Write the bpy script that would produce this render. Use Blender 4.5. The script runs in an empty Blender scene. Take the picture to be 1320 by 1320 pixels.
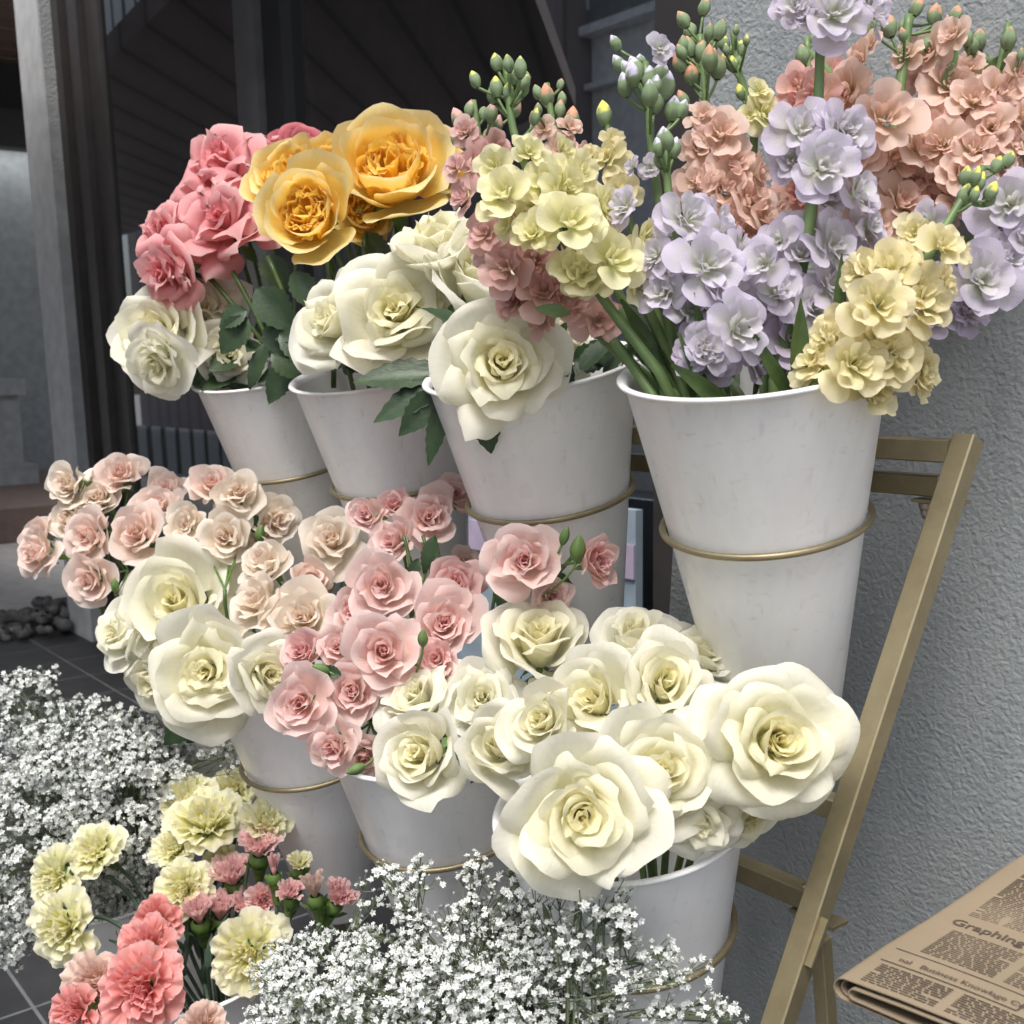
import bpy, math, random
import numpy as np
from mathutils import Vector, Matrix
random.seed(7)
RNG = np.random.default_rng(11)
C = bpy.context.scene.collection
PI = math.pi
def nrm(v):
    v = np.asarray(v, float); return v / (np.linalg.norm(v) + 1e-12)
def lerp(a, b, t): return a + (b - a) * t
def sm(t): t = min(1.0, max(0.0, t)); return t * t * (3 - 2 * t)
# ------------------------------------------------------------------ camera
# world: x along the flower stand (towards the photographer's right), y into the shop wall, z up
FPX, CX, CY = 1474.26, 660.0, 738.27
PITCH, ROLL = 0.1797951, -0.0187178
CAMH = 1.20
CAM = np.array([0.660, -0.807, CAMH])
FW0 = np.array([-0.78704, 0.61690, 0.0]); RT0 = np.array([0.61690, 0.78704, 0.0]); Z0 = np.array([0, 0, 1.0])
FWD = FW0 * math.cos(PITCH) - Z0 * math.sin(PITCH)
UP_ = Z0 * math.cos(PITCH) + FW0 * math.sin(PITCH)
RIGHT = RT0 * math.cos(ROLL) + UP_ * math.sin(ROLL)
UP = -RT0 * math.sin(ROLL) + UP_ * math.cos(ROLL)
def ray(px, py): return FWD + RIGHT * (px - CX) / FPX - UP * (py - CY) / FPX
def at(px, py, D): return CAM + ray(px, py) * D
def at_y(px, py, y): r = ray(px, py); return CAM + r * ((y - CAM[1]) / r[1])
def at_x(px, py, x): r = ray(px, py); return CAM + r * ((x - CAM[0]) / r[0])
def at_z(px, py, z): r = ray(px, py); return CAM + r * ((z - CAM[2]) / r[2])
cam_d = bpy.data.cameras.new('camera'); cam = bpy.data.objects.new('camera', cam_d); C.objects.link(cam)
m = Matrix(((RIGHT[0], UP[0], -FWD[0], CAM[0]), (RIGHT[1], UP[1], -FWD[1], CAM[1]), (RIGHT[2], UP[2], -FWD[2], CAM[2]), (0, 0, 0, 1)))
cam.matrix_world = m
cam_d.sensor_width = 36; cam_d.lens = 36 * FPX / 1320
cam_d.shift_y = (CY - 660) / 1320
cam_d.clip_start = 0.02; cam_d.clip_end = 500
cam_d.dof.use_dof = True; cam_d.dof.focus_distance = 1.08; cam_d.dof.aperture_fstop = 13
bpy.context.scene.camera = cam
# ------------------------------------------------------------------ materials
def mat(name):
    m = bpy.data.materials.new(name); m.use_nodes = True
    nt = m.node_tree; b = nt.nodes['Principled BSDF']
    return m, nt, b
def N(nt, t, **k):
    n = nt.nodes.new(t)
    for a, v in k.items(): setattr(n, a, v)
    return n
def coords(nt, scale=(1, 1, 1), src='Object'):
    tc = N(nt, 'ShaderNodeTexCoord'); mp = N(nt, 'ShaderNodeMapping'); mp.inputs['Scale'].default_value = scale
    nt.links.new(tc.outputs[src], mp.inputs['Vector']); return mp.outputs['Vector']
def noise(nt, vec, sc, det=4, rough=.55):
    n = N(nt, 'ShaderNodeTexNoise'); n.inputs['Scale'].default_value = sc; n.inputs['Detail'].default_value = det
    n.inputs['Roughness'].default_value = rough; nt.links.new(vec, n.inputs['Vector']); return n.outputs['Fac']
def ramp(nt, fac, stops):
    r = N(nt, 'ShaderNodeValToRGB'); e = r.color_ramp.elements
    while len(e) < len(stops): e.new(.5)
    for i, (p, c) in enumerate(stops): e[i].position = p; e[i].color = (*c, 1)
    nt.links.new(fac, r.inputs['Fac']); return r.outputs['Color']
def bump(nt, b, h, dist, strength=1.0):
    n = N(nt, 'ShaderNodeBump'); n.inputs['Distance'].default_value = dist; n.inputs['Strength'].default_value = strength
    nt.links.new(h, n.inputs['Height']); nt.links.new(n.outputs['Normal'], b.inputs['Normal']); return n
def plain(name, col, rough=.5, metal=0, spec=.5, nsc=12, var=.15, bmp=0, bsc=80):
    m, nt, b = mat(name)
    v = coords(nt)
    f = noise(nt, v, nsc)
    c = np.array(col)
    nt.links.new(ramp(nt, f, [(.3, tuple(c * (1 - var))), (.7, tuple(np.minimum(1, c * (1 + var))))]), b.inputs['Base Color'])
    b.inputs['Roughness'].default_value = rough; b.inputs['Metallic'].default_value = metal
    b.inputs['Specular IOR Level'].default_value = spec
    if bmp: bump(nt, b, noise(nt, v, bsc, 5), bmp)
    return m
def petal_mat(name, trans=.48, rough=.55, vein=.6):
    m, nt, b = mat(name)
    at_ = N(nt, 'ShaderNodeAttribute', attribute_name='Col')
    uv = N(nt, 'ShaderNodeUVMap'); mp = N(nt, 'ShaderNodeMapping'); mp.inputs['Scale'].default_value = (9, 1.3, 1)
    nt.links.new(uv.outputs['UV'], mp.inputs['Vector'])
    f = noise(nt, mp.outputs['Vector'], 3.0, 5, .65)
    mx = N(nt, 'ShaderNodeMix', data_type='RGBA', blend_type='MULTIPLY'); mx.inputs[0].default_value = 1
    nt.links.new(at_.outputs['Color'], mx.inputs[6])
    nt.links.new(ramp(nt, f, [(.25, (.93, .925, .91)), (.75, (1, 1, 1))]), mx.inputs[7])
    nt.links.new(mx.outputs[2], b.inputs['Base Color'])
    b.inputs['Roughness'].default_value = rough; b.inputs['Specular IOR Level'].default_value = .25
    b.inputs['Sheen Weight'].default_value = .08
    bump(nt, b, f, .0012, vein)
    tr = N(nt, 'ShaderNodeBsdfTranslucent'); nt.links.new(mx.outputs[2], tr.inputs['Color'])
    ms = N(nt, 'ShaderNodeMixShader'); ms.inputs[0].default_value = trans
    out = nt.nodes['Material Output']
    nt.links.new(b.outputs[0], ms.inputs[1]); nt.links.new(tr.outputs[0], ms.inputs[2]); nt.links.new(ms.outputs[0], out.inputs['Surface'])
    return m
M = {}
M['petal'] = petal_mat('petal')
M['stock_petal'] = petal_mat('stock_petal', .46, .6, .6)
def leaf_mat(name, c1, c2, trans=.15, rough=.42):
    m, nt, b = mat(name)
    uv = N(nt, 'ShaderNodeUVMap'); mp = N(nt, 'ShaderNodeMapping'); mp.inputs['Scale'].default_value = (1, 1, 1)
    nt.links.new(uv.outputs['UV'], mp.inputs['Vector'])
    w = N(nt, 'ShaderNodeTexWave'); w.inputs['Scale'].default_value = 3.2; w.inputs['Distortion'].default_value = 1.5; w.bands_direction = 'DIAGONAL'
    nt.links.new(mp.outputs['Vector'], w.inputs['Vector'])
    f = noise(nt, coords(nt), 40, 4)
    col = ramp(nt, f, [(.3, c1), (.75, c2)])
    nt.links.new(col, b.inputs['Base Color']); b.inputs['Roughness'].default_value = rough
    bump(nt, b, noise(nt, mp.outputs['Vector'], 5, 4), .0010, .5)
    tr = N(nt, 'ShaderNodeBsdfTranslucent'); nt.links.new(col, tr.inputs['Color'])
    ms = N(nt, 'ShaderNodeMixShader'); ms.inputs[0].default_value = trans
    nt.links.new(b.outputs[0], ms.inputs[1]); nt.links.new(tr.outputs[0], ms.inputs[2]); nt.links.new(ms.outputs[0], nt.nodes['Material Output'].inputs['Surface'])
    return m
M['leaf'] = leaf_mat('rose_leaf', (.020, .045, .018), (.045, .085, .032))
M['stem'] = leaf_mat('green_stem', (.045, .085, .025), (.10, .16, .045))
M['stock_stem'] = leaf_mat('stock_stem', (.12, .20, .07), (.20, .29, .11))
M['calyx'] = leaf_mat('calyx', (.07, .14, .03), (.14, .24, .05))
M['carn_stem'] = leaf_mat('carnation_stem', (.04, .075, .05), (.09, .14, .09))
def bud_mat():
    m, nt, b = mat('bud')
    a = N(nt, 'ShaderNodeAttribute', attribute_name='Col'); nt.links.new(a.outputs['Color'], b.inputs['Base Color'])
    b.inputs['Roughness'].default_value = .6
    bump(nt, b, noise(nt, coords(nt), 300, 3), .0006, .6)
    return m
M['bud'] = bud_mat()
def bucket_mat():
    m, nt, b = mat('white_enamel')
    v = coords(nt); vs = coords(nt, (30, 30, 2.2)); f = noise(nt, vs, 1.6, 5, .6); f2 = noise(nt, v, 7, 3)
    mx = N(nt, 'ShaderNodeMath', operation='ADD'); nt.links.new(f, mx.inputs[0]); nt.links.new(f2, mx.inputs[1])
    hf = N(nt, 'ShaderNodeMath', operation='MULTIPLY'); hf.inputs[1].default_value = .5; nt.links.new(mx.outputs[0], hf.inputs[0])
    nt.links.new(ramp(nt, hf.outputs[0], [(.3, (.80, .79, .795)), (.55, (.88, .88, .885))]), b.inputs['Base Color'])
    sc_ = noise(nt, coords(nt, (14, 14, 40)), 3.0, 6, .7); dr = noise(nt, coords(nt, (60, 60, 3)), 2.0, 3, .5)
    mk = N(nt, 'ShaderNodeMix', data_type='RGBA', blend_type='MULTIPLY'); mk.inputs[0].default_value = 1; old = b.inputs['Base Color'].links[0].from_socket
    nt.links.new(old, mk.inputs[6]); nt.links.new(ramp(nt, sc_, [(.60, (1, 1, 1)), (.70, (.86, .85, .83))]), mk.inputs[7])
    mk2 = N(nt, 'ShaderNodeMix', data_type='RGBA', blend_type='MULTIPLY'); mk2.inputs[0].default_value = 1; nt.links.new(mk.outputs[2], mk2.inputs[6]); nt.links.new(ramp(nt, dr, [(.62, (1, 1, 1)), (.74, (.90, .895, .89))]), mk2.inputs[7]); nt.links.new(mk2.outputs[2], b.inputs['Base Color'])
    rg_ = N(nt, 'ShaderNodeMapRange'); rg_.inputs[3].default_value = .18; rg_.inputs[4].default_value = .42; nt.links.new(f2, rg_.inputs[0]); nt.links.new(rg_.outputs[0], b.inputs['Roughness']); b.inputs['Coat Weight'].default_value = .15; b.inputs['Coat Roughness'].default_value = .2
    bump(nt, b, hf.outputs[0], .0012, .35)
    return m
M['bucket'] = bucket_mat()
M['slat'] = leaf_mat('white_translucent_slats', (.85, .88, .9), (.9, .92, .94), .65)
def gold_mat():
    m, nt, b = mat('champagne_gold_paint')
    v = coords(nt); f = noise(nt, v, 1800, 2); f2 = noise(nt, v, 30, 5, .7)
    nt.links.new(ramp(nt, f2, [(.3, (.265, .22, .13)), (.7, (.35, .295, .18))]), b.inputs['Base Color'])
    b.inputs['Metallic'].default_value = .55; b.inputs['Roughness'].default_value = .38
    bump(nt, b, f, .0004, .35); return m
M['gold'] = gold_mat()
M['steel'] = plain('zinc_bolt', (.55, .50, .42), .3, .9)
def stucco():
    m, nt, b = mat('grey_stucco')
    v = coords(nt)
    vo = N(nt, 'ShaderNodeTexVoronoi'); vo.inputs['Scale'].default_value = 165; vo.feature = 'SMOOTH_F1'; vo.inputs['Smoothness'].default_value = .7
    nz = N(nt, 'ShaderNodeTexNoise'); nz.inputs['Scale'].default_value = 60; nt.links.new(v, nz.inputs['Vector'])
    mixv = N(nt, 'ShaderNodeMix', data_type='VECTOR'); mixv.inputs[0].default_value = .02
    nt.links.new(v, mixv.inputs[4]); nt.links.new(nz.outputs['Color'], mixv.inputs[5]); nt.links.new(mixv.outputs[1], vo.inputs['Vector'])
    f = noise(nt, v, 190, 4, .55); n1_ = noise(nt, v, 2.2, 5, .65); n2_ = noise(nt, coords(nt, (5, 5, .8)), 2.5, 4, .6)
    av = N(nt, 'ShaderNodeMath', operation='ADD'); nt.links.new(n1_, av.inputs[0]); nt.links.new(n2_, av.inputs[1]); hv = N(nt, 'ShaderNodeMath', operation='MULTIPLY'); hv.inputs[1].default_value = .5; nt.links.new(av.outputs[0], hv.inputs[0]); f2 = hv.outputs[0]
    ad = N(nt, 'ShaderNodeMath', operation='MULTIPLY_ADD'); ad.inputs[1].default_value = .55; nt.links.new(vo.outputs['Distance'], ad.inputs[0]); nt.links.new(f, ad.inputs[2])
    nt.links.new(ramp(nt, f2, [(.36, (.235, .255, .265)), (.5, (.29, .31, .318)), (.64, (.325, .345, .35))]), b.inputs['Base Color'])
    b.inputs['Roughness'].default_value = .75; b.inputs['Specular IOR Level'].default_value = .3
    bump(nt, b, ad.outputs[0], .0023, .75); return m
M['stucco'] = stucco()
def tiles():
    m, nt, b = mat('slate_tiles')
    v = coords(nt)
    br = N(nt, 'ShaderNodeTexBrick'); br.offset = 0; br.inputs['Scale'].default_value = 1.0
    br.inputs['Brick Width'].default_value = .3; br.inputs['Row Height'].default_value = .3; br.inputs['Mortar Size'].default_value = .0035
    nt.links.new(v, br.inputs['Vector'])
    br.inputs['Color1'].default_value = (.022, .023, .025, 1); br.inputs['Color2'].default_value = (.032, .033, .035, 1); br.inputs['Mortar'].default_value = (.13, .135, .14, 1)
    f = noise(nt, v, 14, 6, .65)
    mx = N(nt, 'ShaderNodeMix', data_type='RGBA', blend_type='MULTIPLY'); mx.inputs[0].default_value = 1
    nt.links.new(br.outputs['Color'], mx.inputs[6]); nt.links.new(ramp(nt, f, [(.3, (.65, .65, .65)), (.7, (1.2, 1.2, 1.2))]), mx.inputs[7])
    nt.links.new(mx.outputs[2], b.inputs['Base Color']); b.inputs['Roughness'].default_value = .55
    bump(nt, b, f, .002, .5); return m
M['tiles'] = tiles()
M['concrete'] = plain('concrete', (.34, .33, .32), .8, bmp=.002)
M['frame'] = plain('dark_bronze_frame', (.045, .040, .038), .45, .2)
M['frame2'] = plain('grey_frame', (.10, .10, .10), .4, .3)
M['pillar'] = plain('pillar_stucco', (.30, .305, .305), .8, bmp=.006, bsc=110)
M['pillar_smooth'] = plain('pillar_smooth', (.46, .465, .465), .7)
M['dark'] = plain('dark_interior', (.06, .058, .055), .8)
M['inner'] = plain('interior_grey', (.5, .5, .47), .8)
M['black'] = plain('black_paint', (.008, .008, .009), .5)
M['wood'] = plain('brown_slats', (.13, .09, .075), .6)
M['greywall'] = plain('passage_wall', (.22, .23, .23), .8)
def planks():
    m, nt, b = mat('dark_soffit_planks')
    w = N(nt, 'ShaderNodeTexWave'); w.inputs['Scale'].default_value = 1.1; w.bands_direction = 'X'; w.inputs['Distortion'].default_value = 0
    tc = N(nt, 'ShaderNodeTexCoord'); mp = N(nt, 'ShaderNodeMapping'); mp.inputs['Rotation'].default_value = (0, 0, .8); nt.links.new(tc.outputs['Object'], mp.inputs['Vector']); nt.links.new(mp.outputs['Vector'], w.inputs['Vector'])
    nt.links.new(ramp(nt, w.outputs['Fac'], [(.0, (.12, .105, .105)), (.06, (.22, .19, .19)), (1, (.26, .225, .225))]), b.inputs['Base Color']); b.inputs['Roughness'].default_value = .7; return m
M['soffit'] = planks()
M['opp'] = plain('pale_grey_cladding', (.80, .82, .81), .7)
M['white'] = plain('white_paint', (.78, .80, .82), .5)
M['board_blue'] = plain('pale_blue_board', (.27, .34, .40), .5)
M['board_lav'] = plain('lavender_board', (.42, .35, .47), .5)
M['pebble'] = plain('grey_pebbles', (.10, .10, .095), .8, nsc=30, var=.5)
def glass():
    m, nt, b = mat('shop_glass')
    g = N(nt, 'ShaderNodeBsdfGlossy'); g.inputs['Roughness'].default_value = .012; g.inputs['Color'].default_value = (.95, .97, 1, 1)
    t = N(nt, 'ShaderNodeBsdfTransparent'); t.inputs['Color'].default_value = (.55, .58, .58, 1)
    fr = N(nt, 'ShaderNodeFresnel'); fr.inputs['IOR'].default_value = 2.8
    f = noise(nt, coords(nt), 3, 3)
    ms = N(nt, 'ShaderNodeMixShader'); nt.links.new(fr.outputs[0], ms.inputs[0]); nt.links.new(t.outputs[0], ms.inputs[1]); nt.links.new(g.outputs[0], ms.inputs[2])
    nt.links.new(ms.outputs[0], nt.nodes['Material Output'].inputs['Surface']); return m
M['glass'] = glass()
def paper():
    m, nt, b = mat('kraft_newsprint')
    v = coords(nt); f = noise(nt, v, 6, 5); f2 = noise(nt, v, 500, 3)
    nt.links.new(ramp(nt, f, [(.3, (.235, .185, .125)), (.7, (.29, .23, .16))]), b.inputs['Base Color'])
    b.inputs['Roughness'].default_value = .8; b.inputs['Specular IOR Level'].default_value = .2
    bump(nt, b, f2, .0003, .5); return m
M['paper'] = paper()
M['ink'] = plain('brown_ink', (.085, .062, .046), .8)
def gyp_mat():
    m, nt, b = mat('baby_breath_petal')
    f = noise(nt, coords(nt), 60, 2)
    nt.links.new(ramp(nt, f, [(.3, (.63, .65, .62)), (.7, (.80, .81, .79))]), b.inputs['Base Color']); b.inputs['Roughness'].default_value = .6
    return m
M['gyp'] = gyp_mat()
M['gyp_stem'] = plain('baby_breath_stem', (.10, .125, .065), .6)
# ------------------------------------------------------------------ mesh helpers
class MB:
    def __init__(s): s.v = []; s.f = []; s.n = 0; s.c = []; s.uv = []; s.mi = []
    def add(s, v, f, col=None, uv=None):
        v = np.asarray(v, float).reshape(-1, 3)
        s.v.append(v); s.f += [tuple(i + s.n for i in q) for q in f]; s.n += len(v)
        s.c.append(np.ones((len(v), 3)) if col is None else np.broadcast_to(np.asarray(col, float), (len(v), 3)))
        s.uv.append(np.zeros((len(v), 2)) if uv is None else np.asarray(uv, float).reshape(-1, 2))
        return s
    def box(s, lo, hi):
        x0, y0, z0 = lo; x1, y1, z1 = hi
        v = [(x0, y0, z0), (x1, y0, z0), (x1, y1, z0), (x0, y1, z0), (x0, y0, z1), (x1, y0, z1), (x1, y1, z1), (x0, y1, z1)]
        return s.add(v, BOXF)
    def beam(s, a, b, w, h, up=(0, 0, 1)):
        a = np.asarray(a, float); b = np.asarray(b, float); d = nrm(b - a); x = nrm(np.cross(d, up)); y = np.cross(x, d)
        c = .13 if min(w, h) > .008 else .02; q_ = ((-1, -1 + c), (-1 + c, -1), (1 - c, -1), (1, -1 + c), (1, 1 - c), (1 - c, 1), (-1 + c, 1), (-1, 1 - c))
        v = [p + x * sx * w / 2 + y * sy * h / 2 for p in (a, b) for sx, sy in q_]
        return s.add(v, [tuple(range(8))[::-1], tuple(range(8, 16))] + [(i, (i + 1) % 8, 8 + (i + 1) % 8, 8 + i) for i in range(8)])
    def tube(s, pts, r, n=8, closed=False, col=None):
        pts = np.asarray(pts, float); k = len(pts); r = np.broadcast_to(np.asarray(r, float), (k,))
        t = np.gradient(pts, axis=0) if not closed else np.roll(pts, -1, 0) - np.roll(pts, 1, 0)
        v = []; ref = np.array([.3, .2, .9])
        x = nrm(np.cross(t[0], ref))
        for i in range(k):
            ti = nrm(t[i]); x = nrm(x - ti * (x @ ti)); y = np.cross(ti, x)
            a = np.arange(n) * 2 * PI / n
            v.append(pts[i] + r[i] * (np.cos(a)[:, None] * x + np.sin(a)[:, None] * y))
        f = []
        for i in range(k if closed else k - 1):
            j = (i + 1) % k
            for q in range(n): f.append((i * n + q, i * n + (q + 1) % n, j * n + (q + 1) % n, j * n + q))
        if not closed: f += [tuple(range(n))[::-1], tuple((k - 1) * n + q for q in range(n))]
        return s.add(np.concatenate(v), f, col)
    def lathe(s, prof, n=64, o=(0, 0, 0), R=None, closed=False, col=None):
        a = np.arange(n) * 2 * PI / n; prof = np.asarray(prof, float); k = len(prof)
        v = np.stack([prof[:, 0, None] * np.cos(a), prof[:, 0, None] * np.sin(a), np.repeat(prof[:, 1, None], n, 1)], -1).reshape(-1, 3)
        if R is not None: v = v @ np.asarray(R).T
        f = [(i * n + q, i * n + (q + 1) % n, (i + 1) * n + (q + 1) % n, (i + 1) * n + q) for i in range(k - 1) for q in range(n)]
        return s.add(v + np.asarray(o), f, col)
    def grid(s, P, col=None, uv=None):
        nv, nu = P.shape[:2]
        f = [(i * nu + j, i * nu + j + 1, (i + 1) * nu + j + 1, (i + 1) * nu + j) for i in range(nv - 1) for j in range(nu - 1)]
        return s.add(P.reshape(-1, 3), f, None if col is None else col.reshape(-1, 3), uv)
    def mesh(s, name, material, o=(0, 0, 0), smooth=True):
        V = np.concatenate(s.v) - np.asarray(o); me = bpy.data.meshes.new(name)
        me.from_pydata(V.tolist(), [], s.f)
        ca = me.color_attributes.new('Col', 'FLOAT_COLOR', 'POINT')
        cc = np.ones((len(V), 4), np.float32); cc[:, :3] = np.concatenate(s.c); ca.data.foreach_set('color', cc.ravel())
        uvl = me.uv_layers.new(name='UVMap'); li = np.empty(len(me.loops), np.int32); me.loops.foreach_get('vertex_index', li)
        uvl.data.foreach_set('uv', np.concatenate(s.uv)[li].astype(np.float32).ravel())
        if smooth: me.polygons.foreach_set('use_smooth', np.ones(len(me.polygons), bool))
        me.materials.append(material); me.update(); return me
    def build(s, name, material, parent=None, smooth=True):
        o = np.zeros(3) if parent is None else np.array(parent['_loc'])
        me = s.mesh(name, material, o, smooth); ob = bpy.data.objects.new(name, me); C.objects.link(ob)
        if parent is not None:
            if '_root' in parent: pass
            ob.parent = parent
        ob['_loc'] = list(o); return ob
BOXF = [(0, 3, 2, 1), (4, 5, 6, 7), (0, 1, 5, 4), (1, 2, 6, 5), (2, 3, 7, 6), (3, 0, 4, 7)]
def tag(o, label=None, cat=None, group=None, kind=None):
    if label: o['label'] = label
    if cat: o['category'] = cat
    if group: o['group'] = group
    if kind: o['kind'] = kind
    return o
def thing(name, loc, label, cat, group=None):
    o = bpy.data.objects.new(name, None); C.objects.link(o); o.location = Vector(loc); o['_loc'] = [float(i) for i in loc]
    o.empty_display_size = .02
    return tag(o, label, cat, group)
def rot_to(axis, spin=0.0):
    z = nrm(axis); x = nrm(np.cross(UP if abs(z @ UP) < .95 else RIGHT, z)); y = np.cross(z, x)
    c, s_ = math.cos(spin), math.sin(spin)
    return np.stack([x * c + y * s_, -x * s_ + y * c, z], 1)
def facing(fx, fy):
    q = fx * fx + fy * fy
    if q > .98: k = math.sqrt(.98 / q); fx *= k; fy *= k; q = .98
    return nrm(RIGHT * fx + UP * fy - FWD * math.sqrt(1 - q))
def bezier(p0, p1, p2, n=14):
    t = np.linspace(0, 1, n)[:, None]; p0, p1, p2 = map(np.asarray, (p0, p1, p2))
    return (1 - t) ** 2 * p0 + 2 * t * (1 - t) * p1 + t ** 2 * p2
# ------------------------------------------------------------------ petals and flower heads
def petal(mb, R, a0, r0, z0, L, half, psiA, psiB, q=1.0, nu=9, nv=9, tip=0.0, drop=.18, rolls=(), wave=0.0, wk=3.0, wph=0.0,
          skew=0.0, cup=0.0, notch=0.0, fan=0.0, cA=(1, 1, 1), cB=(1, 1, 1), cE=None, teeth=0.0, rng=RNG, tiltn=0.0, edge_w=0.0, rmin=.05):
    # one petal: laid out flat (x across, y along, nn = lift off the sheet), edges rolled back, then wrapped on a curved meridian
    u = np.linspace(-1, 1, nu)[None, :]; v = np.linspace(0, 1, nv)[:, None]
    ss = np.linspace(0, 1.35, 60); psi = psiA + (psiB - psiA) * np.minimum(ss, 1.2) ** q
    ds = ss[1] * L
    rr = r0 + np.concatenate([[0], np.cumsum(np.cos(psi[:-1]) * ds)]); zz = z0 + np.concatenate([[0], np.cumsum(np.sin(psi[:-1]) * ds)])
    rref = max(np.interp(.62, ss, rr), rmin * R)
    W = rref * half
    if fan: w = W * (fan_base(fan) + (1 - fan_base(fan)) * v ** fan)
    else: w = W * (.22 + .78 * np.sin(PI / 2 * np.minimum(1, v / .66))) * (1 - .16 * np.maximum(0, (v - .66) / .34) ** 2)
    x = u * w + 0 * v
    y = L * (v - drop * np.abs(u) ** 2.3 * v ** 2 + tip * np.exp(-(u / .25) ** 2) * v ** 7 - notch * np.exp(-(u / .22) ** 2) * v ** 7)
    if teeth: y = y + L * teeth * v ** 6 * (rng.random((1, nu)) - .5)
    nn = wave * L * v ** 2 * (np.sin(wk * u * PI / 2 + wph) * .7 + .3 * np.sin(wk * 2.3 * u + 3 * v + wph * 2)) + skew * W * u * .25 - cup * W * u * u * v
    nn = nn + tiltn * x + edge_w * L * v ** 5 * np.sin(9 * u + wph * 3) * (.4 + .6 * np.sin(4 * u + wph))
    for (gx, gy, s0, rho) in rolls:
        s = x * gx + y * gy - s0; k = np.maximum(s, 0); an = np.minimum(k / rho, 2.7)
        ns = np.where(s > 0, rho * np.sin(an), s)
        x = x + (ns - s) * gx; y = y + (ns - s) * gy
        nn = nn + np.where(s > 0, rho * (1 - np.cos(an)), 0)
    t = np.clip(y / L, 0, 1.34)
    P = np.interp(t, ss, psi); r = np.interp(t, ss, rr) + nn * np.sin(P); z = np.interp(t, ss, zz) - nn * np.cos(P)
    an = a0 + x / rref; r = np.maximum(r, .004 * R)
    G = np.stack([r * np.cos(an), r * np.sin(an), z], -1)
    vv = (v + 0 * u)[..., None]
    col = np.asarray(cA) * (1 - vv) + np.asarray(cB) * vv
    if cE is not None:
        e = np.clip((np.maximum(vv, np.abs(u + 0 * v)[..., None] * vv) - .82) / .18, 0, 1); col = col * (1 - e) + np.asarray(cE) * e
    col = col * (1 + .05 * (rng.random() - .5))
    uv = np.stack([(u + 0 * v) * .5 + rng.random() * 7, v + 0 * u], -1)
    mb.grid(G, np.clip(col, 0, 1), uv)
def fan_base(f): return .10
def mix3(a, b, t): return np.asarray(a) * (1 - t) + np.asarray(b) * t
GA = 2.39996
def rose(R, rng, N_=36, openness=.6, cin=(.86, .80, .42), cout=(.86, .86, .78), cbase=(.75, .80, .45), edge=None, rollk=1.0, tip=.08,
         wave=.032, edge_w=.012, nu=11, nv=11, tight=1.0, wide=1.0):
    mb = MB()
    for i in range(N_):
        t = ((i + .3) / N_) ** 1.22; j = lambda s: (rng.random() - .5) * 2 * s
        psiA = math.radians(lerp(88, 22 - 12 * openness, t ** 1.5) + j(4))
        psiB = math.radians(lerp(106 * tight, lerp(86, 12, openness), t ** 2.1) + j(7))
        L = R * lerp(.76, 1.0 + .10 * openness, t ** 1.3) * (1 + j(.07))
        r0 = R * (.010 + .17 * t); z0 = R * (.04 - .14 * t)
        half = lerp(2.3, .95, min(1, t * 1.5)) * wide * (1 + j(.1))
        a0 = i * GA + j(.3)
        rref = r0 + .62 * L * math.cos((psiA + psiB) / 2); W = max(rref, .05 * R) * half
        rl = []
        if t > .10:
            k = rollk * lerp(.25, 1.15, sm((t - .12) / .5))
            rho = R * lerp(.045, .13, t)
            for sx in (-1, 1):
                gx, gy = nrm((sx * rng.uniform(.55, .95), .6)); corner = abs(gx) * W * .84 + gy * L * .80
                rl.append((gx, gy, corner * (1 - rng.uniform(.04, .36) * k), rho * rng.uniform(.8, 1.7)))
            rl.append((j(.3), 1.0, L * (1 - rng.uniform(.05, .24) * k), rho * rng.uniform(.9, 2.0)))
        cc = mix3(cin, cout, min(1, t * 1.25) ** .8)
        petal(mb, R, a0, r0, z0, L, half, psiA, psiB, q=lerp(1.0, .85, t), nu=nu, nv=nv, tip=tip * (.5 + t) * rng.uniform(.3, 1.6), drop=rng.uniform(.06, .2), rolls=rl,
              wave=wave * lerp(.35, 1.7, t), wk=rng.uniform(1.2, 3.0), wph=rng.uniform(0, 6), skew=rng.uniform(-.3, .3) + .28, tiltn=j(.16) * t, edge_w=edge_w,
              cA=mix3(cbase, cc, .45), cB=cc, cE=edge if t > .3 else None, rng=rng)
    mb.lathe([(R * .05, -R * .02), (R * .075, R * .25), (R * .06, R * .5), (R * .02, R * .6), (.0002, R * .61)], 10, col=mix3(cin, cbase, .3))
    ph = rng.uniform(0, 6, 6)                     # no bloom is perfectly round
    for q in range(len(mb.v)):
        v = mb.v[q]; n_ = v / R
        d = np.stack([np.sin(2.1 * n_[:, 1] + 1.7 * n_[:, 2] + ph[0]), np.sin(2.3 * n_[:, 0] + 1.5 * n_[:, 2] + ph[1]), np.sin(2.0 * n_[:, 0] + 2.2 * n_[:, 1] + ph[2])], 1)
        d2 = np.stack([np.sin(5.1 * n_[:, 1] + ph[3]), np.sin(4.7 * n_[:, 0] + ph[4]), np.sin(4.3 * n_[:, 0] - 4.9 * n_[:, 1] + ph[5])], 1)
        mb.v[q] = v + R * (.055 * d + .016 * d2)
    return mb
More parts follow.
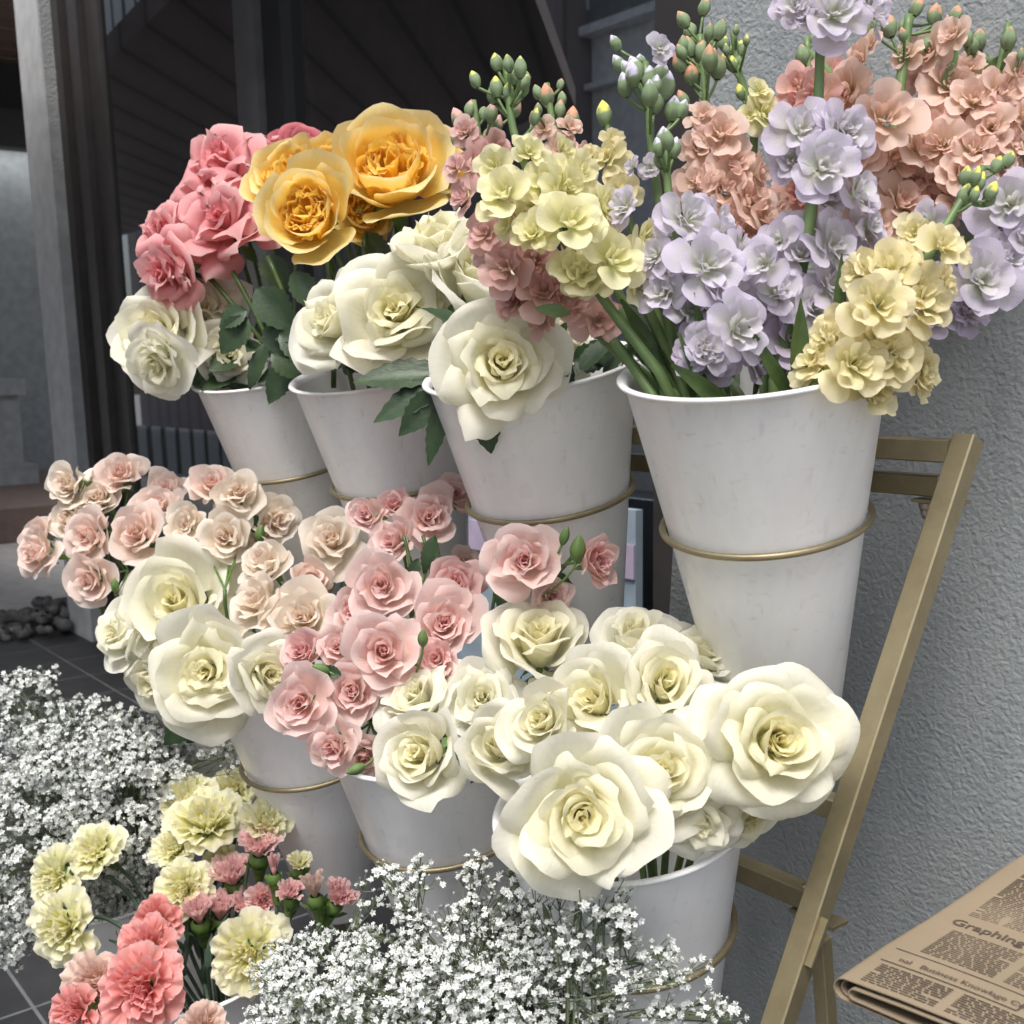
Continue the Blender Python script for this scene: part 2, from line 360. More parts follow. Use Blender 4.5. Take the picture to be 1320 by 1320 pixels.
def garden_rose(R, rng, cin, cout, edge, n_out=12, n_in=46):
    mb = MB()
    for i in range(n_in):                       # packed short petals inside the cup, in quartered whorls
        t = (i + .5) / n_in; rb = R * .40 * math.sqrt(t); j = lambda s: (rng.random() - .5) * 2 * s
        petal(mb, R, i * GA + j(.5), rb, R * .18 * (1 - t), R * lerp(.46, .60, t) * (1 + j(.12)), rng.uniform(.55, .95) * (R * .24 / (rb + R * .06)) , math.radians(62 + j(12)), math.radians(104 + j(16)), nu=7, nv=7,
              drop=.15, wave=.11, wk=rng.uniform(2, 4), wph=rng.uniform(0, 6), skew=rng.uniform(-1.2, 1.2), cA=mix3(cin, (1, .5, .05), .15), cB=cin, cE=mix3(cin, cout, .7),
              rolls=[(0, 1, R * lerp(.46, .6, t) * rng.uniform(.8, .95), R * .05)], rng=rng, tiltn=j(.5))
    for i in range(n_out):
        t = (i + .5) / n_out; j = lambda s: (rng.random() - .5) * 2 * s
        L = R * lerp(.98, 1.28, t) * (1 + j(.05))
        half = lerp(.95, .80, t); W = R * .75 * half; rl = []
        for sx in (-1, 1): rl.append((sx * .75, .66, (.75 * W * .85 + .66 * L * .84) * (1 - rng.uniform(0, .14)), R * rng.uniform(.08, .16)))
        rl.append((j(.3), 1, L * rng.uniform(.84, .97), R * rng.uniform(.07, .15)))
        petal(mb, R, i * GA + j(.2), R * lerp(.06, .1, t), -R * .06 * t, L, half, math.radians(lerp(18, -8, t)), math.radians(lerp(108, 62, t ** 1.5) + j(7)), q=.9, nu=11, nv=11, drop=rng.uniform(.06, .16),
              wave=.035, wk=rng.uniform(2, 4), wph=rng.uniform(0, 6), rolls=rl, tip=rng.uniform(0, .06), cA=mix3(cin, cout, .3), cB=mix3(cin, cout, .35 + .6 * t), cE=edge, rng=rng)
    return mb
def spray_rose(R, rng, cin, cout, edge, openness=.7, N_=30):
    mb = MB()
    for i in range(N_):
        t = (i + .3) / N_; j = lambda s: (rng.random() - .5) * 2 * s
        L = R * lerp(.5, 1.02, t ** .75) * (1 + j(.09)); rho = R * .1
        psiA = math.radians(lerp(82, 12, sm(t)) + j(7)); psiB = math.radians(lerp(98, lerp(50, 2, openness), t ** 1.2) + j(10))
        half = lerp(1.7, .62, min(1, t * 2)) * (1 + j(.12)); r0 = R * (.02 + .12 * t)
        W = (r0 + .6 * L * math.cos((psiA + psiB) / 2)) * half; rl = []
        if t > .2:
            for sx in (-1, 1): rl.append((sx * .72, .69, (.72 * W * .85 + .69 * L * .84) * (1 - rng.uniform(0, .22)), rho * rng.uniform(.7, 1.5)))
            rl.append((j(.3), 1, L * rng.uniform(.84, .99), rho * rng.uniform(.8, 1.5)))
        cc = mix3(cin, cout, min(1, t * 1.3))
        petal(mb, R, i * GA + j(.3), r0, R * (.05 - .12 * t), L, half, psiA, psiB, nu=9, nv=8, tip=rng.uniform(0, .1), drop=rng.uniform(.05, .2), rolls=rl, wave=.075, wk=rng.uniform(2, 5), wph=rng.uniform(0, 6),
              skew=rng.uniform(-.3, .4), cA=mix3(cin, cc, .6), cB=cc, cE=edge, rng=rng, teeth=.05, edge_w=.03)
    return mb
def carnation(R, rng, cin, cout, edge, closed=0.0, N_=46):
    mb = MB()
    for i in range(N_):
        t = (i + .5) / N_; j = lambda s: (rng.random() - .5) * 2 * s
        L = R * lerp(.72, 1.06, t) * (1 + j(.1))
        pa = lerp(88, lerp(34, 80, closed), t); pb = lerp(112, lerp(-24, 92, closed), t); L = L * (1 + .45 * closed)
        petal(mb, R, i * GA + j(.4), R * (.03 + .07 * t), -R * .25 * (1 - .3 * t), L + R * .22, rng.uniform(.42, .62) * lerp(1.9, 1, min(1, t * 1.6)), math.radians(pa + j(8)), math.radians(pb + j(12)), q=1.4, nu=15, nv=9, drop=.22, fan=1.0,
              wave=.085, wk=rng.uniform(3.5, 6), wph=rng.uniform(0, 6), skew=rng.uniform(-.5, .5), teeth=.055, cA=mix3(cin, (.6, .75, .4), .3), cB=mix3(cin, cout, t), cE=edge, rng=rng, tiltn=j(.25), rmin=.24)
    mb.lathe([(R * .05, -R * .2), (R * .2, R * .2), (R * .16, R * .5), (R * .05, R * .6), (.0003, R * .62)], 10, col=cin)
    return mb
def stock_floret(R, rng, cin, cout, green, npet=19):
    mb = MB()
    for i in range(npet):
        t = (i + .5) / npet; j = lambda s: (rng.random() - .5) * 2 * s
        L = R * lerp(.42, 1.02, t ** .8) * (1 + j(.1)); pa = lerp(78, 30, t) + j(8); pb = lerp(85, -14, t) + j(16)
        half = lerp(1.0, .66, min(1, t * 1.4)) * (1 + j(.15)); rl = []
        if rng.random() < .45: rl.append((j(.7), .8, L * rng.uniform(.62, .85), R * rng.uniform(.12, .3)))
        petal(mb, R, i * GA + j(.35), R * .04, R * .04 * (1 - t), L, half, math.radians(pa), math.radians(pb), q=.8, nu=9, nv=7, drop=rng.uniform(.1, .25), notch=rng.uniform(0, .08), rolls=rl, wave=.085, edge_w=.018, wk=rng.uniform(1.5, 3.5), wph=rng.uniform(0, 6),
              skew=rng.uniform(-.4, .4), tiltn=j(.2), cup=rng.uniform(-.2, .3), cA=mix3(green, cin, .35), cB=mix3(cin, cout, .3 + .7 * t), rng=rng, teeth=.03)
    return mb
def bud_mesh(L, R, tipcol, green, rng, open_=.35):
    mb = MB(); prof = []
    for k in range(11):
        t = k / 10; r = R * (math.sin(PI * min(1, t * .93 + .07)) ** .75) * (1 - .25 * t); prof.append((max(r, R * .05), L * t))
    n = 12; a = np.arange(n) * 2 * PI / n; V = []; Cc = []
    for k, (r, z) in enumerate(prof):
        for q in range(n):
            rib = 1 + .10 * math.cos(a[q] * 4 + z / L * 1.2); V.append((r * rib * math.cos(a[q]), r * rib * math.sin(a[q]), z))
            g = 1 if z / L < (1 - open_) + .18 * math.cos(a[q] * 4) else 0
            Cc.append(np.asarray(green) * (.85 + .3 * ((q % 3) / 3)) if g else np.asarray(tipcol) * (.9 + .2 * rng.random()))
    f = [(i * n + q, i * n + (q + 1) % n, (i + 1) * n + (q + 1) % n, (i + 1) * n + q) for i in range(10) for q in range(n)]
    f.append(tuple(10 * n + q for q in range(n))); mb.add(V, f, np.array(Cc)); return mb
def place(mb, R, p):
    for i in range(len(mb.v)): mb.v[i] = mb.v[i] @ R.T + p
    return mb
def leaf_mb(base, tipp, width, nrmv, rng, fold=.25, droop=.12, teeth=True, mb=None):
    base = np.asarray(base); tipp = np.asarray(tipp); y = tipp - base; L = np.linalg.norm(y); y = y / L
    n = nrm(nrmv - y * (np.dot(nrmv, y))); x = np.cross(y, n)
    nv, nu = 15, 7; v = np.linspace(0, 1, nv)[:, None]; u = np.linspace(-1, 1, nu)[None]
    w = width * .5 * np.sin(PI * v ** .82) ** .85
    w = np.maximum(w, .0006)
    if teeth: w = w * (1 + .07 * ((np.arange(nv) % 2)[:, None] - .5) * 2)
    P = base + (v * L)[..., None] * y + (u * w)[..., None] * x + ((np.abs(u) * w * fold) - droop * L * v ** 2 + .03 * L * np.sin(3 * v + rng.uniform(0, 6)) * u)[..., None] * n
    mb = mb or MB(); uv = np.stack([np.abs(u) + 0 * v, v * 3 + 0 * u], -1); mb.grid(P, None, uv); return mb
def sepals(mb, R, rng, n=5, L=.5, back=True):
    for k in range(n):
        petal(mb, R, k * 2 * PI / n + .3, R * .10, -R * .27, R * L, .42, math.radians(-15), math.radians(-80 if back else 55), nu=5, nv=7, tip=.25, drop=.3, cA=(.1, .2, .05), cB=(.1, .2, .05), rng=rng, wave=.05)
    prof = [(R * .02, -R * .44), (R * .11, -R * .40), (R * .15, -R * .31), (R * .15, -R * .24), (R * .10, -R * .19), (R * .01, -R * .17)]
    mb.lathe(prof, 10)
# bucket geometry -----------------------------------------------------------
def bucket_axis(row): return nrm((.0709, -.2283, .971)) if row == 0 else nrm((.0709, -.1925, .9787))
def ring_c(row, i):
    return np.array([-.2990 * i - .0276 * row, -.1377 * row, CAMH - .1394 - .3538 * row])
RING_R = (.0872, .0855, .0855)
HRIM = (.140, .118, .120)
SLOPE = .163
def stem_pts(head, axis, row, i, rng, back=.05):
    ax = bucket_axis(row); c = ring_c(row, i)
    rimc = c + ax * HRIM[row] * .95; foot = c - ax * .12
    d = head - rimc; k = d - ax * (d @ ax); kn = np.linalg.norm(k)
    ent = rimc + (k / (kn + 1e-9)) * min(kn, .072) * rng.uniform(.75, 1.0)
    p1 = head - axis * np.linalg.norm(head - ent) * .45
    a = bezier(head, p1, ent, 10); b = bezier(ent, ent + (ent - p1) * .2, foot + np.array([rng.uniform(-.03, .03), rng.uniform(-.03, .03), 0]), 5)
    return np.concatenate([a, b[1:]])
# ================================================================== setting
GY = 0.90                                        # plane of the shop glass
def boxobj(name, lo, hi, m, parent=None): return MB().box(lo, hi).build(name, m, parent, False)
g = MB(); g.add([(-60, -40, 0), (40, -40, 0), (40, 40, 0), (-60, 40, 0)], [(0, 1, 2, 3)]); tag(g.build('ground', M['concrete'], None, False), kind='structure')
g = MB(); g.add([(-4.95, -2.6, .004), (3.0, -2.6, .004), (3.0, 1.2, .004), (-4.95, 1.2, .004)], [(0, 1, 2, 3)]); tag(g.build('tiled_patio', M['tiles'], None, False), kind='structure')
# stucco wall on the right (return edge towards the window)
w = thing('stucco_wall', (.9, .6, 0), 'rough grey stucco wall behind the gold stand', 'wall')
f = MB(); ed = lambda z: -.372 + .069 * z
f.add([(ed(.01), .2, .01), (4, .2, .01), (4, 1.5, .01), (ed(.01), 1.5, .01), (ed(4.2), .2, 4.2), (4, .2, 4.2), (4, 1.5, 4.2), (ed(4.2), 1.5, 4.2)], BOXF); f.build('wall_face', M['stucco'], w, False)
# shop window with frame, panes and mullion
win = thing('shop_window', (-2.3, GY, 0), 'dark shop window with bronze frame reflecting the street', 'window')
xl = at_y(158, 400, GY)[0]; xr = at_y(866, 370, GY)[0]
mx0, mx1, mx2 = at_y(310, 200, GY - .05)[0], at_y(340, 200, GY - .05)[0], at_y(364, 200, GY - .05)[0]
f = MB(); f.box((xr, GY - .05, .12), (xr + .30, GY + .05, 3.4)).box((xl, GY - .045, .08), (xr - .002, GY + .045, .16)).box((xl, GY - .045, 2.85), (xr - .002, GY + .045, 3.0))
for k, (a, b_, dp) in enumerate(((108, 121, .05), (122, 131, .02), (132, 143, .045), (144, 160, .015))):
    f.box((at_y(a, 400, GY)[0] + .003, GY - dp, .012), (at_y(b_, 400, GY)[0], GY + .02, 3.4))
f.build('frame', M['frame'], win, False)
f = MB(); f.box((mx0, GY - .05, .165), (mx0 + (mx1 - mx0) * .45, GY + .05, 2.845)); f.box((mx0 + (mx1 - mx0) * .55, GY - .06, .165), (mx1, GY + .05, 2.845)); f.build('mullion', M['frame2'], win, False)
boxobj('mullion', (mx1 + .004, GY - .035, .165), (mx2, GY + .05, 2.845), M['black'], win)
f = MB(); f.add([(xl, GY, .165), (xr, GY, .165), (xr, GY, 2.845), (xl, GY, 2.845)], [(0, 1, 2, 3)]); f.build('glass_pane', M['glass'], win, False)
# dim shop interior seen through the glass
inn = thing('shop_interior', (-2.3, 2.4, 0), 'dim grey shop room behind the window glass', 'interior')
f = MB(); f.box((-5.2, 3.2, .01), (1.5, 3.3, 3.4)).box((-5.2, .96, 3.3), (1.5, 3.199, 3.42)).box((-5.35, .98, .01), (-5.201, 3.3, 3.42)).box((-5.2, .96, 3.02), (1.5, 1.0, 3.299)); f.build('back_wall', M['dark'], inn, False)
boxobj('floor', (-5.2, 1.0, .008), (1.5, 3.2, .02), M['dark'], inn)
p0 = at_y(170, 95, 2.6); p1 = at_y(306, 47, 2.6)
boxobj('beam', (p0[0], 2.6, p0[2]), (p1[0] + .7, 2.9, p1[2]), M['inner'], inn)
p0 = at_y(186, 300, 2.6); p1 = at_y(208, 300, 2.6)
boxobj('partition', (p0[0], 2.62, .03), (p1[0], 2.9, at_y(186, 96, 2.6)[2]), M['inner'], inn)
bd = thing('display_board', at_y(740, 900, GY - .08), 'pale blue board with a lavender band standing against the window', 'board')
a = at_y(560, 662, GY - .08); b_ = at_y(862, 662, GY - .08); z1 = at_y(835, 705, GY - .08)[2]; z2 = at_y(835, 750, GY - .08)[2]
boxobj('board', (a[0], GY - .08, .2), (xr - .02, GY - .06, at_y(835, 660, GY - .08)[2]), M['board_blue'], bd)
boxobj('band', (a[0], GY - .086, z2), (xr - .02, GY - .0815, z1), M['board_lav'], bd)
# pillar at the end of the shop front
PY = .80
px0, px1 = at_y(58, 440, PY)[0], at_y(86, 440, PY)[0]; PD = at_x(111, 440, px1)[1]
pl = thing('pillar', (px0, PY, 0), 'slim grey stucco pillar at the left end of the shop window', 'pillar')
f = MB(); f.box((px0 + .004, PY + .004, .006), (px1, max(PD, GY + .05), 4.0)); f.build('shaft', M['pillar'], pl, False)
f = MB(); f.box((px0, PY - .004, .006), (px1 - .004, PY + .0035, 4.0)); f.build('front_face', M['pillar_smooth'], pl, False)
# passage beyond the pillar
pas = thing('passage_entrance', (-12, 2.0, 0), 'dim recessed entrance with slatted ceiling beyond the pillar', 'building')
XB = -11.4
boxobj('back_wall', (XB - .2, -.6, .25), (XB, 6.0, 3.35), M['greywall'], pas)
boxobj('platform', (XB - .2, -.8, .006), (-8.0, 6.0, .25), M['wood'], pas)
f = MB(); f.box((XB - .2, -.6, 3.36), (XB + .75, 6.0, 3.55)).box((XB + .55, -.6, 3.0 + .22), (XB + .75, 6.0, 3.359)).box((XB - .2, -.6, 3.56), (XB + .3, 6, 4.1)); f.build('beam', M['black'], pas, False)
f = MB()
for k in range(26): f.box((XB + .31 + .16 * k, -.6, 4.05 + .004 * (k % 2)), (XB + .31 + .16 * k + .145, 6.0, 4.14))
f.build('slatted_ceiling', M['wood'], pas, False)
m_, nt, b0 = mat('warm_white_lamp'); b0.inputs['Emission Color'].default_value = (.95, .98, 1, 1); b0.inputs['Emission Strength'].default_value = 5
boxobj('cove_light', (XB + .12, .2, 3.33), (XB + .30, 4.0, 3.35), m_, pas)
c0_ = at_x(4, 560, XB + 1.2)
f = MB(); f.box((XB + .8, c0_[1] - .5, .252), (XB + 1.6, c0_[1] + .16, .42)).box((XB + .9, c0_[1] - .45, .421), (XB + 1.5, c0_[1] + .08, 1.02)).box((XB + .84, c0_[1] - .5, 1.021), (XB + 1.56, c0_[1] + .13, 1.16)); f.build('plinth', M['pillar'], pas, False)
pc = at_z(66, 792, .05)
peb = thing('pebble_pile', (pc[0], pc[1], 0), 'small heap of grey pebbles on the pale paving beyond the pillar', 'pebbles'); peb['kind'] = 'stuff'
f = MB()
for k in range(110):
    r = random.uniform(.018, .045); q = np.array([pc[0] + random.gauss(0, .12), pc[1] + random.gauss(0, .16), 0]); q[2] = r * .6 + max(0, .09 - .4 * abs(q[1] - pc[1])) * random.random()
    f.lathe([(.01, -r * .7), (r * .7, -r * .5), (r, 0), (r * .7, r * .5), (.01, r * .68)], 8, q, rot_to((random.gauss(0, .4), random.gauss(0, .4), 1)))
f.build('pebbles', M['pebble'], peb)
# street side: things the glass reflects
def refl(px, py, z=None, y=None):
    r = ray(px, py); P = CAM + r * ((GY - CAM[1]) / r[1]); r2 = r * np.array([1, -1, 1]); k = (z - P[2]) / r2[2] if z is not None else (y - P[1]) / r2[1]; return P + r2 * k
SZ = 2.75
A = refl(690, 0, z=SZ); B = refl(742, 140, z=SZ); dAB = nrm(B - A); A2 = A - dAB * ((.78 - A[1]) / -dAB[1])
can = thing('canopy', (A2[0] - 1, -1, SZ), 'dark planked canopy projecting over the left of the shop front', 'canopy')
D1, D2 = refl(224, -4, z=SZ), refl(126, 92, z=SZ); D3 = D1 + (D1 - D2) * 1.0
V = [A2, A, B, (-19, B[1], SZ), D2 + (D2 - D1) * .6, D3, (D3[0], .78, SZ)]; V = [(p[0], p[1], SZ) for p in V]; n = len(V)
f = MB(); f.add(V + [(x, y, SZ + .12) for x, y, z in V], [tuple(range(n))[::-1], tuple(range(n, 2 * n))] + [(i, (i + 1) % n, n + (i + 1) % n, n + i) for i in range(n)]); f.build('soffit', M['soffit'], can, False)
OY = -5.0
a = refl(700, 0, y=OY); b_ = refl(930, 0, y=OY)
opp = thing('opposite_building', (a[0] + 3, OY, 0), 'pale grey building across the street with a lettered fascia, mirrored in the glass', 'building')
zs0 = refl(770, 36, y=OY)[2]; zs1 = zs0 + .75; zs2 = refl(800, 100, y=OY)[2]
boxobj('wall', (a[0] - 1.4, OY - .5, .01), (4, OY, 5.6), M['opp'], opp)
boxobj('fascia', (a[0] - .35, OY + .003, zs0), (3.9, OY + .06, zs1), M['greywall'], opp)
boxobj('ledge', (a[0] - .35, OY + .003, zs0 - .08), (3.9, OY + .16, zs0 - .003), M['white'], opp)
boxobj('ledge', (a[0] + .1, OY + .003, zs2 - .05), (3.9, OY + .10, zs2), M['opp'], opp)
def text_mesh(body, size, bold=0.0, extrude=.0):
    cu = bpy.data.curves.new('lettering', 'FONT'); cu.body = body; cu.size = size; cu.extrude = extrude; cu.offset = bold; cu.align_x = 'LEFT'
    ob = bpy.data.objects.new('tmp_text', cu); C.objects.link(ob); dg = bpy.context.evaluated_depsgraph_get(); dg.update()
    me = bpy.data.meshes.new_from_object(ob.evaluated_get(dg)); bpy.data.objects.remove(ob); bpy.data.curves.remove(cu); return me
def text_obj(name, body, size, o, X, Y, m, parent, bold=0.0, warp=None):
    me = text_mesh(body, size, bold); X = nrm(X); Y = nrm(Y); Zv = np.cross(X, Y); n = len(me.vertices); co = np.empty(n * 3); me.vertices.foreach_get('co', co); co = co.reshape(-1, 3)
    me.polygons.foreach_set('use_smooth', np.zeros(len(me.polygons), bool)); P = (np.asarray(o) + co[:, :1] * X + co[:, 1:2] * Y + co[:, 2:] * Zv) if warp is None else np.array([warp(o[0] + c_[0], o[1] + c_[1]) for c_ in co])
    P = P - np.array(parent['_loc']); me.vertices.foreach_set('co', P.ravel()); me.materials.clear(); me.materials.append(m); me.update()
    ob = bpy.data.objects.new(name, me); C.objects.link(ob); ob.parent = parent; ob['_loc'] = list(parent['_loc']); return ob
lx = refl(900, 20, y=OY)[0]; lw = abs(lx - refl(815, 20, y=OY)[0])
text_obj('lettering', 'WER', lw * .46, (refl(912, 60, y=OY)[0], OY + .065, zs0 + .16), (-1, 0, 0), (0, 0, 1), M['white'], opp)
text_obj('lettering', 'TO', lw * .46, (refl(775, 12, y=OY)[0], OY + .065, zs0 + .16), (-1, 0, 0), (0, 0, 1), M['white'], opp)
dk = refl(722, 200, y=-4.6); db = thing('dark_building', (dk[0] - 3, -4.8, 0), 'dark brown building across the street, mirrored as a dark mass in the glass', 'building')
f = MB(); f.box((dk[0] - 11, -5.0, .01), (dk[0], -4.6, 7.0)); f.build('wall', M['soffit'], db, False)
for k in range(6): boxobj('cladding_joint', (dk[0] - .85 * (k + 1), -4.597, .02), (dk[0] - .85 * (k + 1) + .05, -4.59, 4.58), M['black'], db)
# slatted screens across the street on the far left
sc1 = refl(215, 600, y=-2.4); 
fen = thing('slatted_fence', (sc1[0], -2.4, 0), 'white upright slat fence across the street, mirrored low in the glass', 'fence')
xs = [refl(px, 600, y=-2.4)[0] for px in range(165, 330, 18)]; zt = refl(225, 552, y=-2.4)[2]; f = MB()
for x in xs: boxobj('slat', (x - abs(xs[1] - xs[0]) * .26, -2.44, .02), (x + abs(xs[1] - xs[0]) * .26, -2.425, zt), M['slat'], fen)
boxobj('rail', (xs[0] - .3, -2.56, .05), (xs[-1] + .3, -2.445, zt - .02), M['frame'], fen)
scr = thing('louvre_screen', (-12, -2.4, 2), 'white upright louvre screen hung above the street, mirrored at the top of the glass', 'screen')
f = MB()
for px in (139, 152, 167, 181, 195, 210):
    t_ = refl(px, -40, y=-2.4); pyb = 88 - (px - 134) * .98; bb = refl(px, pyb, y=-2.4); boxobj('louvre', (bb[0] - .11, -2.44, bb[2]), (bb[0] + .11, -2.425, t_[2] + .5), M['slat'], scr)

boxobj('backing', (refl(128, 0, y=-2.4)[0], -2.62, refl(215, 0, y=-2.4)[2]), (refl(218, 0, y=-2.4)[0], -2.52, refl(170, -60, y=-2.4)[2]), M['frame'], scr)
# ================================================================== stand
LX = .128
st = thing('flower_stand', (LX, -.2, 0), 'champagne gold tiered metal rack holding white buckets in rings', 'flower stand')
top, low = at_x(1243, 582, LX), at_x(1003, 1320, LX); dl = nrm(low - top); foot = top + dl * ((top[2] - .01) / -dl[2])
def leg_at(z): return top + dl * ((top[2] - z) / -dl[2])
X2 = -.79
for x in (LX, X2):
    f = MB(); s = np.array([x - LX, 0, 0]); f.beam(top + s - dl * .012, foot + s, .020, .020, up=(1, 0, 0)); f.build('leg', M['gold'], st, False)
f = MB(); f.beam(top + (-.0102, 0, 0), top + (X2 - LX + .0102, 0, 0), .020, .020); f.build('top_bar', M['gold'], st, False)
YS = dict(T=.012, B=.040)
for (px, py, nm) in ((1205, 628, 'T'), (1018, 1181, 'B')):
    e = at_x(px, py, LX - .028) + np.array([0, YS[nm], 0]); f = MB(); f.beam(e, (-1.08, e[1], e[2]), .019, .019); f.build('crossbar', M['gold'], st, False)
    for ex, sg in ((e, 1),):
        br = MB(); q = ex + np.array([-.012 * sg, 0, -.0135]); br.beam(q + (-.012 * sg, 0, 0), q + (.034 * sg, 0, 0), .022, .003); bo = br.build('bracket', M['gold'], st, False)
        bl = MB(); q2 = q + np.array([-.002 * sg, 0, -.0018])
        bl.lathe([(.0001, .026), (.0042, .0255), (.006, .023), (.0062, .0215), (.0001, .0213)], 16, q2); bl.build('bolt', M['steel'], bo); bl = MB(); bl.lathe([(.0001, 0), (.0078, 0), (.0082, -.001), (.0082, -.0055), (.0066, -.0065), (.0062, -.009), (.005, -.013), (.0025, -.0152), (.0001, -.0158)], 6 if sg > 0 else 6, q2)
        bl.build('nut', M['steel'], bo)
e = at_x(1080, 1052, LX - .011) + np.array([0, .015, 0]); f = MB(); f.beam(e, (-1.08, e[1], e[2]), .018, .018); f.build('crossbar', M['gold'], st, False)
zC = CAMH - .1394 - .3538 * 2; e = leg_at(zC) + (-.011, 0, 0); e[1] = -.172; f = MB(); f.beam(e, (-1.08, e[1], e[2]), .018, .018); f.build('crossbar', M['gold'], st, False)
for x in (LX, X2):
    s = np.array([x - LX, 0, 0]); a = leg_at(at_x(1045, 1215, LX)[2]) + s + np.array([0, .0225, 0]); b_ = np.array([a[0], a[1] + .11, .005]); f = MB(); f.beam(a, b_, .013, .013, up=(1, 0, 0)); f.build('strut', M['gold'], st, False)
a = at_x(1062, 1183, LX + .0112); b_ = at_x(1040, 1245, LX + .0112); f = MB(); f.beam(a, b_, .003, .010, up=(1, 0, 0)); f.build('hinge_plate', M['gold'], st, False)
buckets = {}
BL = {(0, 0): 'big white bucket of stocks, top row beside the grey wall', (0, 1): 'white bucket under the white roses, second from the wall in the top row', (0, 2): 'white bucket under the yellow roses in the top row', (0, 3): 'white bucket under the coral roses, left end of the top row',
      (1, 0): 'white bucket behind baby breath sprigs holding the largest white roses', (1, 1): 'white bucket in the middle row below pink spray roses and white roses', (1, 2): 'white bucket beside the cream carnations, its rim under one pink spray rose', (1, 3): 'mostly hidden white bucket under the left middle white roses',
      (2, 0): 'lowest white bucket holding the front cloud of baby breath', (2, 1): 'low white bucket of coral and cream carnations', (2, 2): 'low white bucket whose rim shows between carnation stems', (2, 3): 'low white bucket holding the left cloud of baby breath above the tiles'}
for row in range(3):
    ax = bucket_axis(row); R = rot_to(ax)
    for i in range(4):
        c = ring_c(row, i); rr = RING_R[row]; h = HRIM[row]; rt = rr + SLOPE * h; Hb = .235; rb = rr - SLOPE * Hb
        b = thing('bucket', c - ax * Hb, BL[(row, i)], 'bucket', 'white tapered buckets in the rings of the gold stand')
        f = MB(); f.lathe([(.001, -Hb + .004), (rb - .003, -Hb + .004), (rb, -Hb), (rb + .001, -Hb + .002), (rr, 0), (rt, h - .006), (rt + .0012, h - .003), (rt + .006, h - .0012), (rt + .0072, h + .0006), (rt + .006, h + .0024), (rt + .002, h + .0024), (rt - .0015, h - .001), (rt - .003, h - .008), (rr - .003, 0), (rb - .002, -Hb + .012), (.001, -Hb + .012)], 96, c, R)
        f.build('pail', M['bucket'], b)
        f = MB(); f.lathe([(.001, -.03), (rr - .0085, -.03)], 40, c, R); f.build('water', M['black'], b)
        f = MB(); a = np.arange(72) * 2 * PI / 72; P = np.stack([np.cos(a), np.sin(a), 0 * a], -1) * (rr + .0048); f.tube(P @ R.T + c, .0031, 10, True)
        back = c + R @ np.array([0, 0, 0]) + nrm(np.array([0, 1, 0]) - ax * ax[1]) * (rr + .0048); yb = leg_at(c[2])[1] - .006
        for dx in (-.02, .02): f.beam(back + (dx, -.002, 0), np.array([back[0] + dx, max(yb, back[1] + .01), back[2] - .004]), .006, .006)
        f.build('ring', M['gold'], st)
# ================================================================== newspaper bundle on a small table
NZ = .772
n0 = at_z(1076, 1268, NZ + .009); n1 = at_z(1320, 1105, NZ + .009)
ey = nrm(np.array([n1[0] - n0[0], n1[1] - n0[1], 0])); ex = np.array([ey[1], -ey[0], 0])
LY = min(.37, (0.195 - n0[1]) / ey[1]); LXn = .52
news = thing('newspaper_bundle', (n0[0] + .2, n0[1] + .15, NZ), 'folded brown newsprint with printed columns lying beside the stand', 'newspaper')
def sheet(off, r, gap, l0, l1, th):
    f = MB(); prof = [(l1, -r - gap)] + [(x, -r) for x in np.linspace(l0 + .16, l0 + r, 8)] + [(l0 + r - r * math.sin(t) , -r * math.cos(t)) for t in np.linspace(0, PI, 12)[1:-1]] + [(x, r + .003 * math.sin((x - l0) * 18)) for x in np.linspace(l0 + r, l1, 14)]
    prof = np.array(prof); d = np.gradient(prof, axis=0); nn = np.stack([-d[:, 1], d[:, 0]], 1); nn /= np.linalg.norm(nn, axis=1)[:, None]
    O = np.array([n0[0], n0[1], NZ + .0075]); ny = 7
    def row(pr, s): return [O + ex * p[0] + ey * s + np.array([0, 0, p[1] + .0012 * math.sin(s * 30 + p[0] * 9)]) for p in pr]
    P1 = np.array([row(prof, s) for s in np.linspace(off, LY, ny)]); P2 = np.array([row(prof + nn * th, s) for s in np.linspace(off, LY, ny)])
    f.grid(P1); f.grid(P2[:, ::-1]); f.grid(np.stack([P1[0], P2[0]])[:, ::-1]); f.grid(np.stack([P1[-1], P2[-1]])); return f
for k, (off, r, gap, l0) in enumerate(((0, .0070, 0, 0), (.003, .0052, .0005, .004), (-.0015, .0034, .0005, .012))): sheet(off, r, gap, l0, LXn - k * .01, .0009).build('sheet', M['paper'], news)
TOPZ = NZ + .0075 + .0070
def npt(px, py):
    p = at_z(px, py, TOPZ); q = p - n0; return q @ ex, q @ ey
def onp(x, y, dz=.0014): return np.array([n0[0], n0[1], TOPZ + .003 * math.sin(x * 18) + .0012 * math.sin(y * 30 + x * 9) + dz]) + ex * x + ey * y
def strip(f, x0, y0, x1, y1, w):
    a = np.array([x0, y0]); b_ = np.array([x1, y1]); d = (b_ - a) / np.linalg.norm(b_ - a); n_ = np.array([-d[1], d[0]]) * w / 2; K = max(2, int(np.linalg.norm(b_ - a) / .03) + 1)
    P = np.array([[onp(*(a + (b_ - a) * t + s * n_), .0013) for t in np.linspace(0, 1, K)] for s in (-1, 1)]); f.grid(P)
hx, hy = npt(1224, 1192); sx, sy = npt(1158, 1240)
f = MB(); rs = random.Random(5)
lnA = npt(1150, 1225)[1]; lnB = npt(1128, 1238)[1]; xe = npt(1310, 1312)[0]
strip(f, .012, lnA, .40, lnA, .0011); strip(f, .012, lnB, xe, lnB, .0011); strip(f, xe, lnA - .0005, xe, lnB + .0005, .0011)
